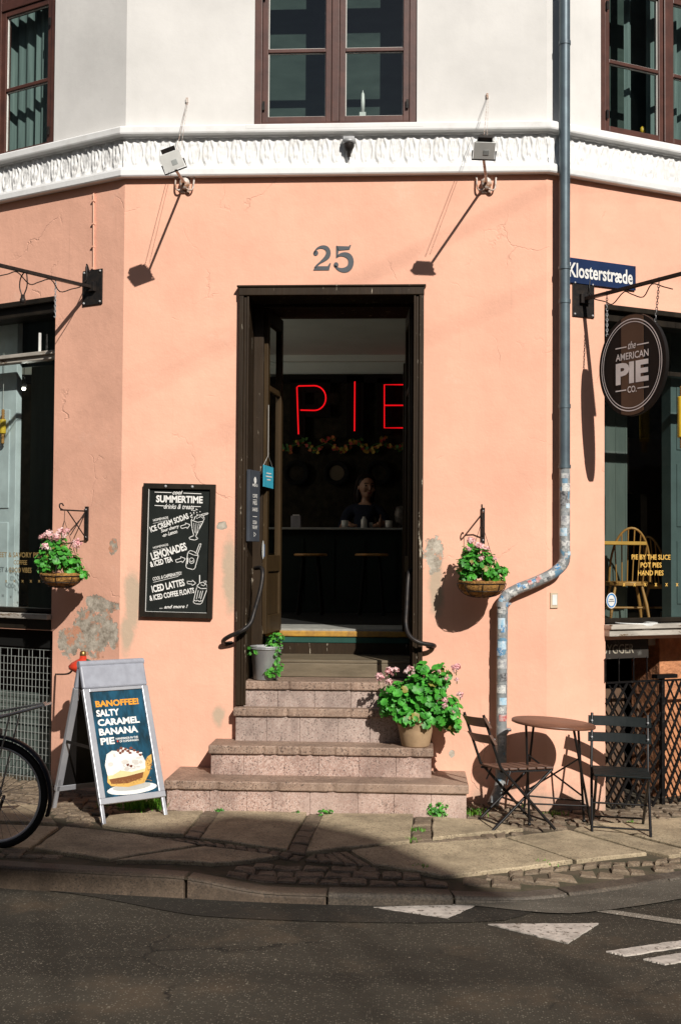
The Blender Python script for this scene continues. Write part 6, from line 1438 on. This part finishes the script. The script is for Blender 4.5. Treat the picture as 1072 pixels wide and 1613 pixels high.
# panelling seen inside the right window, white door leaf inside the left one
q = MB(); q.M = FR; a = on(FR, 955, 800, -.9).x; b = on(FR, 987, 800, -.9).x; q.box(a - .5, b, FLZ, 3.35, -1.0, -.9)
for k in range(4): q.box(b - .02 - k*.09, b - .012 - k*.09, FLZ, 3.35, -.9, -.897)
q.build('wall_panel', m_ggrey, BLD)
q = MB(); q.M = FR; a = on(FR, 1056, 800, -.5).x; q.box(a, a + .6, FLZ, 3.35, -.60, -.5)
for k in range(3): q.box(a + .05, a + .26, 1.2 + k*.55, 1.65 + k*.55, -.5, -.492)
q.build('wall_panel', m_teal, BLD, bevel=.003)
q = MB(); q.M = FR; a = on(FR, 990, 800, -1.6).x; q.box(a, a+.6, 2.05, 2.5, -1.7, -1.6); q.box(a+.2, a+.34, FLZ, 2.05, -1.7, -1.62); q.build('door_surround', M('dim brown wood', (.07, .055, .04), .7), BLD)
q = MB(); q.M = FL; b = on(FL, 24, 800, -.24).x; q.box(b - .9, b, FLZ, 3.3, -.29, -.24)
for y0, y1 in ((1.15, 1.75), (1.85, 2.55)):
    for x1 in (b - .06, b - .42): q.box(x1 - .26, x1, y0, y1, -.24, -.232)
q.build('panelled_door', m_wpanel, BLD, bevel=.004)
q = MB(); q.M = FL; a = on(FL, 47, 800, -.8).x; q.box(a, -.25, FLZ, 3.42, -.86, -.8); q.build('added_screen', m_dgreen, BLD); q = MB(); q.M = FL; q.box(-2.0, -.58, 2.86, 3.3, -.345, -.335); q.build('blind', m_dgreen, SWL)  # dark sheets added behind the glass to hide the lamplit room and ceiling
def rolling_pin(c, L, r, label, m):
    t = thing('rolling_pin', label, 'rolling pin', c, 'rolling pins hung in the shop windows'); q = MB(); q.M = Matrix.Translation(c); q.lathe([(.001, -L/2), (r*.96, -L/2), (r, -L/2+.006), (r, L/2-.006), (r*.96, L/2), (.001, L/2)], 20); q.build('roller', m, t)
    for s_ in (-1, 1):
        q = MB(); q.M = Matrix.Translation(Vector(c) + Vector((0, 0, s_*L/2))) @ Matrix.Rotation(0 if s_ > 0 else math.pi, 4, 'X'); pr = [(.001, 0), (r*.4, 0)]
        for k in range(4): pr += [(r*.62, .008 + k*.018), (r*.40, .017 + k*.018)]
        q.lathe(pr + [(.001, .075)], 14); q.build('handle', m_cork, t)
    q = MB(); q.tube([Vector(c) + Vector((0, 0, L/2+.07)), Vector(c) + Vector((0, 0, L/2+.55))], .002, 5); q.build('string', m_putty, t)
c = FR @ on(FR, 1074, 657, .05); rolling_pin(c, .27, .034, 'yellow rolling pin hanging at the right edge of the picture', m_yel)
c = FL @ on(FL, 5, 672, -.20); rolling_pin(c, .10, .022, 'small yellow and green rolling pin hanging inside the left shop window', m_yel)
# candle and small things upstairs
q = MB(); p = FF @ on(FF, 571, 178, -.16); q.M = Matrix.Translation((p.x, p.y, p.z)); q.box(-.02, .02, -.02, .02, UF[2] - p.z, 0); q.lathe([(.001, 0), (.012, 0), (.013, .075), (.010, .125), (.004, .135), (.001, .15)], 14); th1(q, 'candle', m_whitep, 'white candle on the sill of the middle upstairs window', 'candle')
q = MB(); p = FR @ on(FR, 1011, 204, -.2); q.M = Matrix.Translation(p); q.lathe([(.001, -.03), (.014, -.028), (.018, -.01), (.015, .012), (.006, .02), (.001, .022)], 14); th1(q, 'figurine', m_yel, 'tiny yellow ornament on the sill of the right upstairs window', 'ornament')

# the lit pendant lamp glimpsed through the left shop window
lc_ = atY(38, 612, 2.15); t = thing('pendant_lamp', 'small lit pendant lamp deep inside the cafe, glimpsed through the left window', 'lamp', lc_)
q = MB(); q.M = Matrix.Translation(lc_); q.ball((0, 0, 0), .015, 8); q.build('bulb', emit_mat('lit bulb', (1, .9, .75), 14), t)
q = MB(); q.M = Matrix.Translation(lc_); q.lathe([(.017, .008), (.022, .03), (.014, .06), (.012, .10), (.001, .10)], 16); q.tube([(0, 0, .1), (0, 0, 3.43 - lc_.z)], .003, 5); q.build('lamp_holder', m_dark, t)
pl_ = bpy.data.lights.new('pendant_light', 'POINT'); pl_.energy = 26; pl_.color = (1.0, .95, .85); pl_.shadow_soft_size = .05
po_ = bpy.data.objects.new('pendant_light', pl_); COL.objects.link(po_); po_.parent = t; po_.location = (0, -.0, -.07)

# ================================================================== ACROSS THE STREET (outside the frame: it shades the pavement and stands in the window reflections)
def back(p, k): return Vector((p.x, p.y, p.z)) + SUN*k
OB = thing('opposite_building', 'plain plastered house across the street with an added slab shading the pavement', 'building', (2, -18, RZ))
q = MB(); q.box(-12, 14, -22, -14.5, RZ, 7.2); q.build('wall', m_oppw, OB)
q = MB(); q.box(-12.2, 14.2, -22.2, -14.35, 7.2, 7.4); q.build('roof', m_tile, OB)
for r_ in range(2):
    for k in range(9): q = MB(); x = -10.6 + k*2.75; q.box(x, x+1.1, -14.5, -14.46, 1.2 + r_*3.1, 3.0 + r_*3.1); q.build('window', m_oppg, OB)
for x0, x1, ya, yb, fx in ((-24, -11, -30, -3, -11), (15, 27, -16, 3, 15)):
    NB = thing('neighbour_building', 'plastered town house standing ' + ('beyond the left street' if fx < 0 else 'beyond the right street'), 'building', ((x0+x1)/2, (ya+yb)/2, RZ), 'houses across the side streets')
    q = MB(); q.box(x0, x1, ya, yb, RZ, 12.0); q.build('wall', m_oppw, NB); q = MB(); q.box(x0-.2, x1+.2, ya-.2, yb+.2, 12.0, 12.25); q.build('roof', m_tile, NB)
    sx = 1 if fx < 0 else -1
    for r_ in range(3):
        for k in range(5): q = MB(); y = ya + 2 + k*(yb-ya-3)/5; q.box(*sorted((fx, fx + sx*.04)), y, y+1.2, 1.2 + r_*3.4, 3.1 + r_*3.4); q.build('window', m_oppg, NB)
edge = [(-500, 1268), (-100, 1270), (60, 1286), (150, 1303), (245, 1311), (300, 1302), (365, 1289), (470, 1297), (580, 1320), (655, 1350), (725, 1394), (800, 1419), (760, 1424), (640, 1420), (480, 1412), (330, 1402), (150, 1398), (-100, 1396), (-500, 1392)]
cp = [back(G(x, y) if y < 1392 else atZ(x, y, RZ), 0) for x, y in edge]; cp = [p + SUN*((9.3 - p.z)/SUN.z) for p in cp]
q = MB(); q.prism([(p.x, p.y) for p in cp], 9.28, 9.34); q.build('shadow_caster', m_tile, OB)  # added unseen slab, its outline shaped to cast the pavement's wedge of shade
q = MB()
for i in (2, 6, 9, 14): p = cp[i]; q.tube([(p.x, p.y - .05, 9.28), (p.x, min(p.y - .05, -14.6) if p.y > -14.6 else p.y, 7.4)], .010, 6)
q.build('caster_post', m_iron, OB)  # thin posts added to hold up the shading slab
for k, (a, b) in enumerate((((210, 620), (380, 535)), ((690, 525), (860, 445)), ((690, 380), (870, 300)))):
    A_ = FF @ on(FF, *a); B_ = FF @ on(FF, *b); k1 = 10.5; k2 = k1 - (B_.z - A_.z)/SUN.z
    P0 = A_ + SUN*k1; P1 = B_ + SUN*k2; d = P1 - P0; q = MB(); q.tube([P0 - d*9, P1 + d*9], .0032, 6)
    th1(q, 'overhead_cable', m_iron, 'thin black cable strung over the street between the houses', 'cable', 'overhead street cables')
